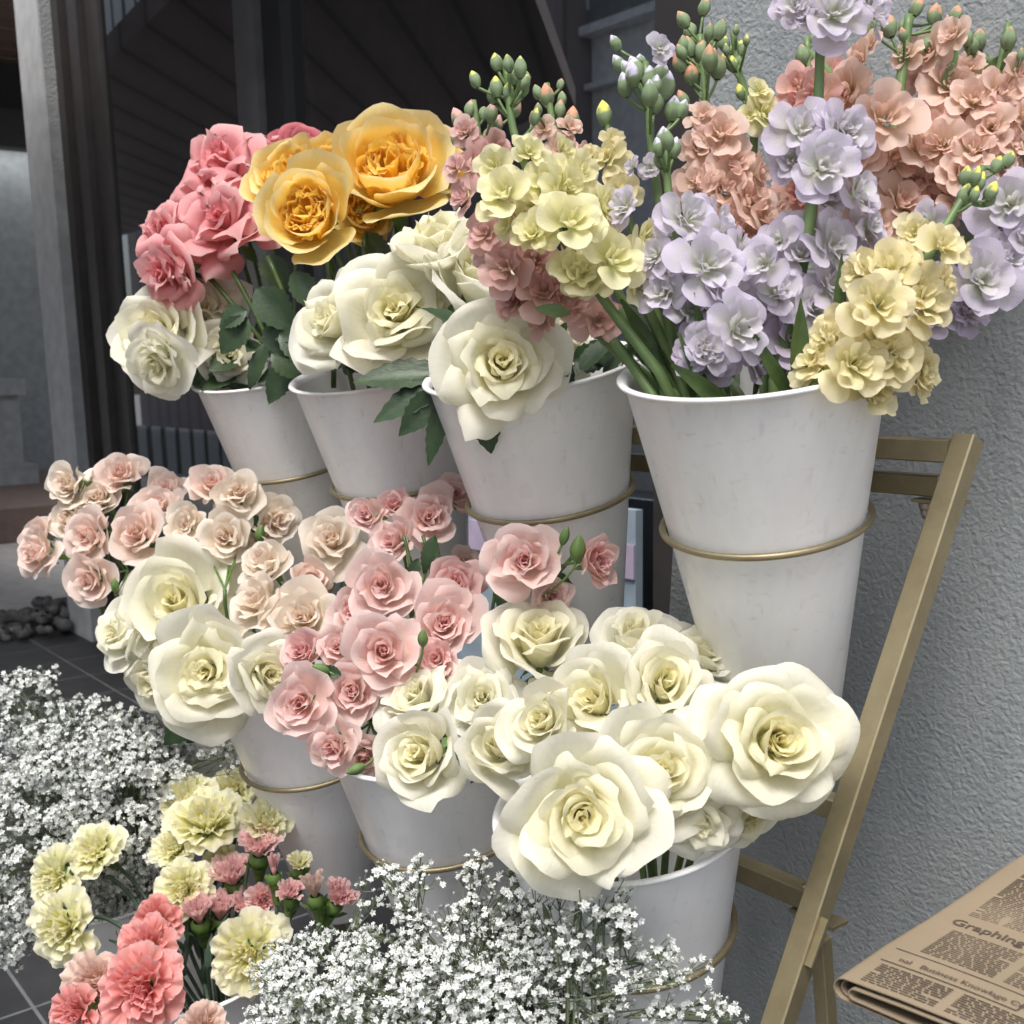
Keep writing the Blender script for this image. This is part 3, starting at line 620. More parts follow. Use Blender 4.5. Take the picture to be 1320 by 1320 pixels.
def column(x0, x1, y0, y1, dy=.0029):
    y = y0
    while y > y1:
        x = x0 + (0 if rs.random() > .08 else .006); xend = x1 if rs.random() > .12 else lerp(x0, x1, rs.uniform(.5, .9))
        while x < xend:
            wv = rs.uniform(.003, .009); strip(f, x, y, min(x + wv, xend), y, .00125); x += wv + .0012
        y -= dy
cw = .052
for k in range(5):
    a = .026 + k * (cw + .007); column(a, a + cw, hy - .010, lnA + .006); 
    b_ = .016 + k * (cw + .007); column(b_, b_ + cw, lnB - .006, .006)
    column(a - .004, a + cw - .004, LY - .004, hy + .020, .0029)
f.build('printed_text', M['ink'], news, False)
text_obj('headline', 'Graphing Co', .0146, (hx, hy), ex, ey, M['ink'], news, bold=.0002, warp=lambda x, y: onp(x, y, .0016))
text_obj('headline', 'nal   Business Knowlage Center', .0078, (.022, lnB + (lnA - lnB) * .25), ex, ey, M['ink'], news, bold=.00005, warp=lambda x, y: onp(x, y, .0016))
tb = thing('side_table', (n0[0] + .4, 0, 0), 'small dark side table under the folded newsprint', 'table')
tx0 = n0[0] + .13; boxobj('table_top', (tx0, n0[1] + .03, NZ - .026), (tx0 + .5, .19, NZ - .0012), M['frame'], tb)
for x in (tx0 + .03, tx0 + .47):
    for y in (n0[1] + .05, .16): boxobj('leg', (x - .012, y - .012, .005), (x + .012, y + .012, NZ - .0265), M['frame'], tb)
# ================================================================== flowers
KINDS = dict(
    white=dict(cin=(.95, .885, .48), cout=(.945, .925, .82), cbase=(.86, .86, .58)),
    ivory=dict(cin=(.95, .91, .60), cout=(.945, .93, .845), cbase=(.86, .87, .66)),
    coral=dict(cin=(.85, .26, .29), cout=(.87, .43, .45), cbase=(.87, .46, .44), edge=(.89, .58, .57)),
    crimson=dict(cin=(.60, .10, .14), cout=(.66, .16, .20), cbase=(.7, .3, .3), edge=(.72, .26, .28)))
GR = {'white': 'large white roses', 'coral': 'coral pink roses', 'yellow': 'golden yellow garden roses'}
def add_stem(parent, head, axis, row, i, rng, r=.0032, m='stem', nm='stem'):
    f = MB(); f.tube(stem_pts(head, axis, row, i, rng), r, 7); f.build(nm, M[m], parent)
def big_rose(px, py, dpx, row, i, off, fx, fy, kind, op, label, tight=1.0, hd=False, seed=None, squash=1.0):
    D = 1.0 + .235 * i + off; rng = np.random.default_rng(seed if seed is not None else int(px * 7 + py))
    Rw = dpx * 1.10 * D / FPX / 2; ax = facing(fx, fy); c = at(px, py, D)
    if kind == 'yellow':
        mb = garden_rose(Rw / 1.02, rng, (.97, .66, .08), (.97, .78, .28), (.97, .85, .48)); hc = .42
    else:
        k = KINDS[kind]
        mb = rose(Rw / lerp(.78, 1.06, op), rng, N_=(30 if op <= .55 else 38) if kind != 'coral' else 34, openness=op, nu=15 if hd else 11, nv=14 if hd else 11, rollk=(.75 if op <= .55 else 1.0) if kind != 'coral' else 1.5, tip=.05 if kind != 'coral' else .11,
                  wave=(.016 if op <= .55 else .026) if kind != 'coral' else .045, edge_w=(.006 if op <= .55 else .011) if kind != 'coral' else .018, wide=1.12 if op <= .55 else 1.0, tight=tight, **k); hc = .38
    R = rot_to(ax, rng.uniform(0, 6.28)); p = c - ax * Rw * hc; base = p - ax * Rw * .38
    t = thing('rose', p, label, 'rose', GR.get(kind, 'coral pink roses'))
    place(mb, R, p).build('bloom', M['petal'], t)
    f = MB(); sepals(f, Rw * .9, rng); place(f, R, p).build('calyx', M['calyx'], t)
    add_stem(t, base, ax, row, i, rng); t['_ax'] = list(ax); return t
def leaf(parent, D, bx, by, tx, ty, wpx, dt=0.0, m='leaf', fold=.25, droop=.12, nf=None):
    rng = np.random.default_rng(int(bx * 3 + by)); a = at(bx, by, D); b = at(tx, ty, D + dt)
    f = leaf_mb(a, b, wpx * D / FPX, nf if nf is not None else -FWD + RIGHT * rng.uniform(-.4, .4) + UP * rng.uniform(0, .5), rng, fold, droop); return f.build('leaf', M[m], parent)
def sprig(parent, D, px, py, qx, qy, r=.0024): f = MB(); f.tube(bezier(at(px, py, D), at((px + qx) / 2 + 6, (py + qy) / 2, D), at(qx, qy, D), 8), r, 6); return f.build('stem', M['stem'], parent)
T = {}
ROSES = [
 ('c1', 288, 222, 150, 0, 3, -.05, -.15, .62, 'coral', .72, 'topmost coral pink rose, standing upright with its spiral seen from the side'),
 ('c2', 287, 290, 128, 0, 3, -.12, -.10, .30, 'coral', .68, 'biggest open coral rose, front centre of the pink cluster beside the yellow roses'),
 ('c3', 212, 302, 84, 0, 3, -.10, -.50, .30, 'coral', .55, 'small coral rose pointing left above the drooping one'),
 ('c4', 212, 352, 96, 0, 3, -.13, -.48, -.25, 'coral', .75, 'lowest coral rose, drooping left over the white roses'),
 ('c5', 350, 206, 84, 0, 3, .02, .15, .60, 'coral', .6, 'coral rose with pointed petals half behind the upper yellow rose'),
 ('c6', 388, 190, 66, 0, 3, .05, .2, .55, 'crimson', .5, 'dark crimson pink rose tip peeking above the yellow roses'),
 ('y1', 503, 214, 158, 0, 2, -.06, .02, .40, 'yellow', 1, 'largest golden yellow rose, highest of the yellow group'),
 ('y2', 395, 272, 122, 0, 2, -.12, -.12, .10, 'yellow', 1, 'yellow rose facing forward with a deep cupped centre, above dark leaves'),
 ('y3', 368, 226, 118, 0, 2, -.02, -.42, .45, 'yellow', 1, 'pale edged yellow rose touching the coral roses'),
 ('y4', 468, 268, 92, 0, 2, .00, .30, -.05, 'yellow', 1, 'deep amber yellow rose low between the two biggest yellow roses'),
 ('y5', 560, 205, 100, 0, 2, .02, .55, .25, 'yellow', 1, 'yellow rose at the right end of its group, next to the pink stocks'),
 ('y6', 420, 205, 90, 0, 2, .04, -.1, .6, 'yellow', 1, 'yellow rose at the back with its top just showing between others'),
 ('w1', 202, 428, 126, 0, 3, -.10, -.35, .15, 'white', .8, 'white rose at the far left of the top row, under the drooping coral rose'),
 ('w2', 268, 405, 104, 0, 3, -.06, .25, .25, 'ivory', .6, 'white rose partly behind dark stems in the left bucket of the top row'),
 ('w3', 205, 468, 88, 0, 3, -.17, -.3, -.55, 'ivory', .8, 'white rose hanging lowest over the rim of the left top bucket'),
 ('w3b', 296, 455, 84, 0, 3, -.08, .3, -.2, 'ivory', .6, 'white rose in shade behind small round leaves'),
 ('w4', 508, 408, 158, 0, 2, -.20, -.10, .22, 'white', .72, 'broad white rose with rolled petals above the big dark leaf, second top bucket'),
 ('w5', 434, 415, 122, 0, 2, -.16, -.62, .22, 'ivory', .62, 'white rose turned left beside the yellow roses and dark leaves'),
 ('w6', 568, 318, 126, 0, 1, .02, -.30, .78, 'white', .4, 'tall white rose right below the yellow roses'),
 ('w7', 614, 358, 124, 0, 1, -.01, .25, .55, 'ivory', .4, 'white rose tucked against the dusty pink stocks'),
 ('w8', 646, 476, 150, 0, 1, -.16, .02, .04, 'white', .64, 'white rose facing forward over the rim of the second top bucket from the wall'),
 ('w9', 728, 440, 90, 0, 1, -.02, .45, .10, 'ivory', .6, 'shaded white rose under the pink stocks at the bucket rim'),
 ('m1', 236, 778, 150, 1, 3, -.16, -.10, .25, 'white', .55, 'upper bright white rose of the left middle bucket, below pale spray roses'),
 ('m2', 268, 860, 146, 1, 3, -.36, .05, .08, 'white', .66, 'white rose facing forward at the front of the left middle bucket, above a dark leaf'),
 ('m3', 162, 818, 92, 1, 3, -.14, -.65, .15, 'ivory', .7, 'white rose turned away to the left in the left middle bucket'),
 ('m4', 205, 878, 92, 1, 3, -.15, -.45, -.35, 'ivory', .75, 'white rose hanging low over the left end of the middle row'),
 ('m5', 226, 736, 114, 1, 3, -.06, -.20, .85, 'ivory', .75, 'white rose at the back of the left middle bucket with one raised petal'),
 ('m6', 345, 866, 92, 1, 2, -.25, .55, -.05, 'white', .7, 'white rose in shade between the big white rose and the pink spray roses'),
 ('m7', 318, 758, 84, 1, 3, -.08, .30, .45, 'ivory', .6, 'greenish white rose behind a tilted pale spray rose'),
 ('k1', 700, 832, 138, 1, 1, -.10, .04, .78, 'white', .50, 'tall white rose beside the pink spray stem, top of the front roses'),
 ('k2', 550, 968, 116, 1, 1, -.21, -.40, .22, 'white', .25, 'rounded half open white rose low on the left of the front roses'),
 ('k3', 540, 900, 112, 1, 1, -.10, -.35, .70, 'ivory', .7, 'white rose against the lowest pink spray roses'),
 ('k4', 648, 960, 104, 1, 1, -.25, -.10, .38, 'white', .25, 'slim white rosebud just left of the largest roses'),
 ('k5', 620, 900, 96, 1, 1, -.12, .0, .40, 'ivory', .6, 'small white rose between the rounded bud and the tall white rose'),
 ('b1', 746, 1054, 188, 1, 0, -.16, -.08, .10, 'white', .74, 'big white rose with golden centre overhanging the front bucket'),
 ('b2', 846, 994, 150, 1, 0, -.12, .05, .26, 'white', .50, 'white rose between the two largest roses of the front bucket'),
 ('b3', 1000, 954, 192, 1, 0, -.13, .18, .18, 'white', .92, 'largest fully open white rose beside the gold leg'),
 ('b4', 764, 908, 134, 1, 0, -.02, -.30, .40, 'white', .40, 'white rose behind the golden centred rose, left of the front bucket'),
 ('b5', 858, 888, 124, 1, 0, -.02, .10, .55, 'white', .38, 'white rose in the middle at the back of the front bucket'),
 ('b6', 818, 828, 112, 1, 0, .08, -.05, .85, 'ivory', .5, 'greenish white rose at the very back of the front bucket'),
 ('b7', 894, 844, 108, 1, 0, .05, .35, .80, 'ivory', .7, 'white rose below the tall wall bucket, behind the widest rose'),
 ('b9', 896, 1056, 104, 1, 0, -.115, .12, -.30, 'ivory', .7, 'white rose hanging over the front rim between the two largest roses'),
 ('b10', 700, 930, 96, 1, 0, -.05, -.30, .35, 'white', .35, 'small half open white rose above the golden centred rose'),
 ('b8', 960, 1046, 118, 1, 0, -.095, .40, -.45, 'white', .9, 'white rose under the widest rose, resting on the front bucket rim'),
]
TG = {'w8': .97, 'b1': .93, 'b3': .86, 'w4': .97}
for (key, px, py, d_, row, i, off, fx, fy, kind, op, lab) in ROSES:
    T[key] = big_rose(px, py, d_, row, i, off, fx, fy, kind, op, lab, tight=TG.get(key, 1.0), hd=key in ('b1', 'b3', 'b2', 'w8', 'w4', 'm1', 'm2', 'k1', 'k2', 'k4'))
LEAVES = [('y2', 1.40, 330, 372, 378, 425, 48), ('y2', 1.42, 352, 410, 372, 462, 46), ('c2', 1.55, 318, 400, 280, 420, 34), ('c2', 1.55, 318, 408, 284, 456, 40), ('y2', 1.40, 360, 430, 415, 470, 40),
 ('c2', 1.55, 345, 440, 318, 500, 22), ('c2', 1.54, 372, 470, 345, 520, 34), ('c2', 1.55, 400, 478, 330, 490, 34), ('y4', 1.44, 440, 300, 400, 330, 40), ('y2', 1.38, 395, 400, 425, 445, 34), ('c2', 1.52, 350, 455, 398, 488, 40),
 ('w5', 1.36, 378, 350, 408, 400, 36), ('y4', 1.46, 470, 300, 500, 340, 30), ('c2', 1.50, 340, 330, 372, 372, 36), ('w4', 1.24, 575, 480, 452, 486, 46), ('w4', 1.23, 578, 490, 478, 540, 44), ('w4', 1.22, 575, 500, 512, 560, 40), ('w4', 1.21, 572, 512, 552, 600, 26), ('w4', 1.21, 576, 505, 590, 548, 18), ('w8', 1.13, 622, 520, 632, 584, 38),
 ('w9', 1.20, 760, 440, 800, 478, 30), ('w9', 1.2, 735, 465, 790, 460, 40), ('m2', 1.38, 268, 905, 208, 960, 44), ('m2', 1.38, 318, 905, 236, 958, 40), ('m6', 1.32, 350, 895, 318, 905, 22), ('k2', 1.02, 640, 985, 606, 1010, 12), ('w2', 1.62, 258, 470, 262, 498, 28), ('w2', 1.62, 240, 490, 300, 494, 20)]
for (k, D, bx, by, tx, ty, w_) in LEAVES:
    leaf(T[k], D, bx, by, tx, ty, w_); 
for (k, D, a, b, c_, d_) in (('c2', 1.58, 300, 350, 372, 500), ('y2', 1.46, 345, 330, 400, 480), ('y2', 1.44, 420, 320, 430, 500), ('c2', 1.6, 265, 352, 360, 470), ('y4', 1.46, 470, 300, 460, 480)): sprig(T[k], D, a, b, c_, d_, .0034)
rl_ = np.random.default_rng(21)
for i_, ks in ((3, ('c1', 'c2', 'c3', 'c4', 'c5')), (2, ('y1', 'y2', 'y4', 'w4', 'w5')), (1, ('w6', 'w7', 'w8', 'w9'))):
    c_ = ring_c(0, i_) + bucket_axis(0) * HRIM[0]
    for n_ in range(26):
        a_ = rl_.uniform(0, 6.28); q = c_ + np.array([math.cos(a_), math.sin(a_), 0]) * rl_.uniform(.02, .085) + np.array([0, 0, rl_.uniform(-.045, .045)])
        d_ = nrm(np.array([math.cos(a_), math.sin(a_), rl_.uniform(-.1, 1.2)]) + rl_.normal(0, .4, 3)); leaf_mb(q, q + d_ * rl_.uniform(.045, .075), rl_.uniform(.024, .038), nrm(UP - FWD + rl_.normal(0, .5, 3)), rl_).build('leaf', M['leaf'], T[ks[n_ % len(ks)]])
# ---- spray roses: one branched stem with several small blooms is one thing
SP = dict(blush=((.90, .56, .48), (.92, .74, .67), (.93, .83, .77)), cream=((.91, .70, .56), (.92, .82, .71), (.93, .87, .79)), pink=((.86, .42, .40), (.91, .68, .65), (.93, .78, .75)), rosy=((.82, .33, .34), (.89, .58, .57), (.91, .70, .68)))
def spray(row, i, label, blooms, buds=(), joint=None, group='pink spray roses'):
    D0 = 1.0 + .235 * i; b0 = blooms[0]; mx = sum(b[0] for b in blooms) / len(blooms); my = max(b[1] for b in blooms) + 20
    joint = joint or (mx, my); jp = at(joint[0], joint[1], D0 - .02); t = thing('spray_rose', jp, label, 'spray rose', group); rng = np.random.default_rng(int(joint[0] + joint[1] * 3))
    f = MB(); f.tube(stem_pts(jp, nrm(UP * .9 + RIGHT * rng.uniform(-.2, .2)), row, i, rng), .0026, 6); f.build('stem', M['stem'], t)
    for (px, py, d_, off, fx, fy, kd, op) in blooms:
        D = D0 + off; Rw = d_ * D / FPX / 2; ax = facing(fx, fy); c = at(px, py, D); p = c - ax * Rw * .35; rg = np.random.default_rng(int(px * 5 + py)); R = rot_to(ax, rg.uniform(0, 6))
        k3 = SP[kd]; op2 = op * .80; mb = rose(Rw * 1.08 / lerp(.78, 1.06, op2), rg, N_=30, openness=op2, cin=k3[0], cout=k3[1], cbase=mix3(k3[1], (.9, .85, .6), .5), edge=k3[2], rollk=.7, tip=.04, wave=.06, edge_w=.03, nu=9, nv=8); place(mb, R, p); bl = mb.build('bloom', M['petal'], t)
        f = MB(); sepals(f, Rw * .95, rg); place(f, R, p); q = p - ax * Rw * .38; f.tube(bezier(q, q - ax * np.linalg.norm(q - jp) * .45, jp, 8), .0016, 5); f.build('flower_stalk', M['calyx'], bl)
    for (px, py, d_, off, dx, dy, kd) in buds:
        D = D0 + off; L = d_ * D / FPX; ax = nrm(RIGHT * dx + UP * dy - FWD * .25); rg = np.random.default_rng(int(px + py)); p = at(px, py, D) - ax * L * .5
        mb = bud_mesh(L, L * .30, SP[kd][1] if kd else (.14, .22, .06), (.10, .17, .045), rg, .4 if kd else .05); place(mb, rot_to(ax), p); q = p; mb.tube(bezier(q, q - ax * .02, jp, 7), .0013, 5, col=(.12, .2, .06)); 
        for k in range(4):
            mbx = None
        mb.build('bud', M['bud'], t)
    return t
S = {}
S['a'] = spray(1, 3, 'pale spray rose branch reaching furthest left, with pink heads at the frame edge', [(50, 712, 66, -.02, -.55, .05, 'blush', .9), (50, 690, 44, .03, -.3, .5, 'blush', .5)], joint=(110, 742))
S['b'] = spray(1, 3, 'spray rose with tall cream heads at the upper left of the pale cluster', [(90, 625, 56, .02, -.35, .25, 'cream', .5), (92, 668, 54, .02, -.45, .1, 'cream', .6), (158, 612, 58, .03, .1, .45, 'blush', .6), (130, 645, 58, .02, -.1, .4, 'cream', .6)], [(112, 618, 34, .02, .4, .7, 'cream')], joint=(140, 700))
S['c'] = spray(1, 3, 'spray rose with two open blush heads facing left over the pale paving', [(114, 692, 66, -.04, -.35, .1, 'blush', .8), (118, 745, 70, -.06, -.30, -.1, 'blush', .9)], [(148, 754, 20, -.08, .1, .9, None)], joint=(165, 735))
S['d'] = spray(1, 3, 'spray rose with a round peach head in the middle of the pale cluster', [(178, 687, 72, -.06, -.05, .22, 'blush', .9), (206, 655, 60, -.02, .0, .55, 'blush', .7), (214, 632, 50, .04, .1, .4, 'blush', .5)], joint=(200, 740))
S['e'] = spray(1, 2, 'spray rose of cream heads above the bright white roses', [(240, 678, 58, .10, .0, .25, 'cream', .7), (291, 691, 66, .08, .05, .2, 'cream', .9), (276, 628, 64, .12, -.05, .6, 'blush', .7), (308, 640, 60, .10, .12, .45, 'cream', .6)], joint=(290, 760))
S['f'] = spray(1, 2, 'spray rose with faded heads turned right below the left top bucket', [(356, 672, 62, .12, .55, .2, 'cream', .7), (330, 702, 50, .12, .3, .2, 'cream', .6), (345, 690, 40, .12, .4, -.2, 'blush', .5)], [(335, 688, 26, .1, .2, .6, None)], joint=(325, 760))
S['g'] = spray(1, 2, 'spray rose with two tilted pale heads between the left white roses and pink sprays', [(340, 728, 66, -.06, -.35, .55, 'cream', .8), (332, 775, 74, -.10, -.4, .5, 'cream', .8), (402, 746, 54, -.07, .1, -.05, 'blush', .15)], joint=(400, 830))
S['h'] = spray(1, 2, 'spray rose with wide cream pink heads stacked over the middle bucket', [(430, 699, 80, -.04, -.05, .30, 'cream', .9), (390, 795, 92, -.12, -.1, .28, 'cream', .95)], joint=(430, 850))
S['i'] = spray(1, 1, 'pink spray rose reaching highest, its heads against the top row buckets', [(556, 666, 72, .06, -.02, .20, 'pink', .75), (586, 640, 52, .10, .25, .35, 'pink', .7), (476, 664, 54, .06, -.45, .25, 'pink', .4), (508, 697, 58, .04, -.35, .3, 'pink', .6), (510, 652, 42, .08, -.05, .5, 'rosy', .25)], joint=(530, 800))
S['j'] = spray(1, 1, 'pink spray rose with full open heads in the centre of the picture', [(494, 757, 84, -.02, -.05, .18, 'pink', .85), (590, 756, 74, .0, .1, .12, 'rosy', .85), (462, 790, 76, .0, -.2, .1, 'pink', .8), (573, 802, 90, -.05, .0, .28, 'pink', .8)], joint=(540, 880))
S['k'] = spray(1, 1, 'pink spray rose with a brown centred open head beside a green bud', [(495, 838, 94, -.09, -.05, .18, 'pink', 1.0), (438, 833, 56, -.04, -.25, .15, 'pink', .7), (392, 838, 56, -.03, -.45, .35, 'rosy', .6)], [(545, 822, 24, -.12, .0, 1, None)], joint=(510, 920))
S['l'] = spray(1, 1, 'lowest pink spray rose, drooping with two buds over the bucket ring', [(386, 908, 88, -.10, -.15, .12, 'pink', .95), (456, 893, 76, -.08, .05, .12, 'pink', .6), (432, 962, 66, -.11, -.25, -.1, 'pink', .8), (470, 972, 60, -.08, .1, -.4, 'pink', .7)], [(413, 862, 24, -.1, -.7, .3, None), (458, 992, 26, -.13, -.8, -.3, None)], joint=(480, 930))
S['m'] = spray(1, 1, 'salmon spray rose low beside the white roses', [(562, 850, 56, -.08, -.1, .25, 'rosy', .7), (600, 725, 40, .1, .3, .3, 'blush', .5)], joint=(580, 900))
S['n'] = spray(1, 1, 'pink spray rose standing apart at the right on bare green stems', [(675, 722, 94, -.11, -.05, .15, 'pink', 1.0), (768, 724, 62, -.13, .7, .0, 'rosy', .5), (712, 770, 50, -.08, .3, .1, 'pink', .6)], [(745, 706, 36, -.14, .1, 1, None), (728, 690, 26, -.12, .3, 1, None)], joint=(650, 800))
for (k, D, bx, by, tx, ty, w_) in (('b', 1.68, 135, 690, 128, 665, 22), ('c', 1.66, 110, 720, 118, 740, 16), ('l', 1.14, 440, 870, 408, 862, 18), ('n', 1.2, 700, 740, 740, 752, 22), ('i', 1.25, 560, 690, 545, 740, 20), ('f', 1.57, 318, 660, 335, 690, 22), ('h', 1.4, 360, 810, 350, 838, 18), ('j', 1.2, 650, 790, 640, 740, 20), ('j', 1.24, 540, 720, 520, 770, 20), ('i', 1.25, 640, 700, 632, 750, 16)): leaf(S[k], D, bx, by, tx, ty, w_)
for (k, D, a, b, c_, d_) in (('n', 1.2, 690, 750, 640, 830), ('n', 1.18, 740, 715, 650, 810), ('i', 1.27, 545, 690, 560, 780), ('i', 1.27, 560, 690, 570, 780), ('j', 1.24, 640, 740, 622, 840), ('j', 1.26, 520, 690, 530, 760), ('d', 1.7, 145, 715, 180, 770)): sprig(S[k], D, a, b, c_, d_, .002)
# ---- stocks (tall spikes of ruffled florets)
ST = dict(yellow=((.95, .90, .56), (.95, .90, .64), (.55, .60, .12)), cream=((.95, .88, .57), (.95, .86, .60), (.60, .58, .15)), lav=((.86, .85, .88), (.75, .67, .87), (.50, .58, .22)), lilac=((.76, .69, .81), (.62, .52, .71), (.36, .42, .18)), peach=((.94, .63, .55), (.95, .74, .67), (.45, .38, .10)), dusty=((.88, .54, .53), (.90, .61, .60), (.40, .32, .12)), rose=((.88, .47, .46), (.90, .56, .54), (.45, .36, .12)))
FM = {}
for kd, cc in ST.items():
    FM[kd] = [stock_floret(1.0, np.random.default_rng(50 + k + 10 * len(FM)), *cc, npet=14 + (k % 4)).mesh('floret', M['stock_petal']) for k in range(6)]
BT = dict(yellow=(.74, .70, .14), cream=(.74, .70, .14), lav=(.60, .56, .72), lilac=(.60, .56, .72), peach=(.60, .30, .18), dusty=(.62, .34, .30), rose=(.68, .36, .32))
BM = {k: [bud_mesh(1, .36, c, (.21, .29, .15), np.random.default_rng(3), o).mesh('bud', M['bud']) for o in (.08, .3, .5)] for k, c in BT.items()}
def stock(i, kind, label, line, florets, D0, nb=7, buds=(), r=.0050, topspread=26, blen=27):
    pts = np.array([at(x, y, D0 + (o if o else 0)) for (x, y, o) in [(a + (0,))[:3] for a in line]])
    rf = np.random.default_rng(int(line[0][0] + 9)); extra = []
    for fl in florets:
        if fl[2] > 92:
            for q in range(3):
                a_ = rf.uniform(0, 6.28); extra.append((fl[0] + math.cos(a_) * fl[2] * .42, fl[1] + math.sin(a_) * fl[2] * .36, fl[2] * rf.uniform(.55, .72), (fl[3] if len(fl) > 3 else 0) + .022, fl[4] if len(fl) > 4 else kind))
    florets = [(f_[0], f_[1], min(f_[2] * .94, 108), *f_[3:]) for f_ in florets] + extra
    k = len(pts); tt = np.linspace(0, k - 1, 26); P = np.stack([np.interp(tt, range(k), pts[:, q]) for q in range(3)], 1)
    for _ in range(3): P[1:-1] = (P[:-2] + 2 * P[1:-1] + P[2:]) / 4
    t = thing('stock_flower', pts[-1], label, 'stock flower', 'tall stocks in the wall bucket'); rg = np.random.default_rng(int(line[0][0] * 3 + line[0][1]))
    ax = bucket_axis(0); c = ring_c(0, i); ent = P[-1]; foot = c - ax * .1
    f = MB(); f.tube(np.concatenate([P, bezier(ent, (ent + foot) / 2, foot, 4)[1:]]), np.concatenate([np.linspace(r * .6, r, 26), [r] * 3]), 8); f.build('stem', M['stock_stem'], t)
    lp = np.array(line, dtype=object); lx = np.array([a[0] for a in line], float); ly = np.array([a[1] for a in line], float)
    for n, fl in enumerate(florets):
        px, py, d_ = fl[:3]; off = fl[3] if len(fl) > 3 else 0; kd = fl[4] if len(fl) > 4 else kind
        sx = np.interp(py, ly, lx) if ly[0] < ly[-1] else lx[0]
        dx = (px - sx) / d_; fx, fy = max(-.75, min(.75, dx * .9)) + rg.uniform(-.15, .15), .12 + rg.uniform(-.22, .28)
        if len(fl) > 5: fx, fy = fl[5]
        D = D0 + off - .012; Rw = d_ * D / FPX / 2; axf = facing(fx, fy); p = at(px, py, D) - axf * Rw * .2
        o = bpy.data.objects.new('floret', FM[kd][int(rg.integers(0, 6))]); C.objects.link(o); o.parent = t
        Rm = rot_to(axf, rg.uniform(0, 6.28)) * Rw * 1.06; lo = p - np.array(t['_loc'])
        o.matrix_local = Matrix(((*Rm[0], lo[0]), (*Rm[1], lo[1]), (*Rm[2], lo[2]), (0, 0, 0, 1)))
    tip = P[0]; tx, ty = line[0][:2]; bl = [(tx + rg.uniform(-topspread, topspread), ty + rg.uniform(-12, 42), blen * rg.uniform(.75, 1.25), rg.uniform(-.03, .03), -1, 0) for _ in range(nb)]
    bl += [(b[0], b[1], b[2], b[3] if len(b) > 3 else 0, b[4] if len(b) > 4 else 1, 0) for b in buds]
    stk = MB(); any_ = False
    for (bx, by, L_, off, op, _) in bl:
        D = D0 + off; L = L_ * .86 * D / FPX; c2 = at(bx, by, D); j = np.argmin(np.linalg.norm(P[:16] - (c2 - UP * L * 1.3), axis=1)); root = P[j]
        axb = nrm(nrm(c2 - root) * .6 + UP * .8 + rg.normal(0, .15, 3)); p = c2 - axb * L * .5
        ki = int(rg.choice([0, 0, 1])) if op < 0 else int(op)
        o = bpy.data.objects.new('bud', BM[kind][ki]); C.objects.link(o); o.parent = t; Rm = rot_to(axb, rg.uniform(0, 6)) * L; lo = p - np.array(t['_loc'])
        o.matrix_local = Matrix(((*Rm[0], lo[0]), (*Rm[1], lo[1]), (*Rm[2], lo[2]), (0, 0, 0, 1)))
        stk.tube(bezier(root, (root + p) / 2 + axb * -.004, p, 6), .0014, 5); any_ = True
    if any_: stk.build('bud_stalks', M['stock_stem'], t)
    return t
K = {}
K['s1'] = stock(0, 'yellow', 'pale yellow stock with a green budded top, front left of the stocks', [(652, 85), (660, 170), (700, 270), (780, 390), (850, 480)], [(650, 252, 100), (735, 287, 118, -.03), (682, 197, 62), (726, 195, 56), (745, 225, 80), (790, 335, 118, -.02), (778, 275, 84), (690, 300, 76), (700, 240, 80), (760, 360, 70), (828, 310, 70)], .97, 6, [(640, 112, 34), (640, 80, 30), (612, 102, 28), (662, 98, 30), (655, 118, 30, 0, 1), (690, 150, 26)])
K['s2'] = stock(0, 'dusty', 'dusty pink stock leaning furthest left, next to the yellow roses', [(610, 130), (625, 230), (680, 340), (790, 450), (840, 490)], [(618, 212, 74), (600, 255, 64), (628, 300, 70), (655, 345, 96), (703, 378, 96), (735, 345, 84), (770, 412, 86), (640, 190, 56), (588, 215, 50), (600, 170, 48), (690, 335, 70), (730, 390, 70), (745, 310, 80), (665, 280, 80, .02)], 1.04, 4, [(590, 152, 34, 0, 2), (606, 140, 28, 0, 1), (588, 180, 26), (640, 160, 30, 0, 2), (664, 140, 30, .0, 2)])
K['s3'] = stock(0, 'peach', 'small salmon stock tip in front of the dark glass, behind the pale yellow stock', [(705, 108), (712, 160), (735, 260), (820, 420), (850, 480)], [(735, 165, 44), (722, 190, 50), (700, 165, 40), (745, 200, 50)], 1.08, 4, [(705, 122, 34, 0, 2), (738, 152, 36, 0, 2), (690, 155, 30, 0, 2), (722, 140, 28, 0, 1)], topspread=20, blen=20)
K['s4'] = stock(0, 'cream', 'pale yellow stock with one round bud at the edge of the glass', [(778, 135), (790, 200), (815, 300), (850, 420), (865, 490)], [(782, 205, 74), (760, 205, 50), (800, 250, 70), (790, 180, 40)], 1.02, 0, [(779, 146, 40, 0, 2)])
K['s5'] = stock(0, 'lav', 'lavender stock with thick green stem and closed tips, left of the peach stocks', [(832, 80), (838, 180), (850, 260), (862, 400), (870, 490)], [(806, 266, 66, -.04), (850, 62, 48, -.01), (815, 215, 30), (838, 215, 40)], .99, 9, [(815, 95, 38, -.02, 2), (797, 82, 30, 0, 1), (793, 55, 26), (838, 102, 46), (858, 110, 46), (845, 130, 40), (852, 95, 40), (868, 140, 40)], topspread=30, blen=34)
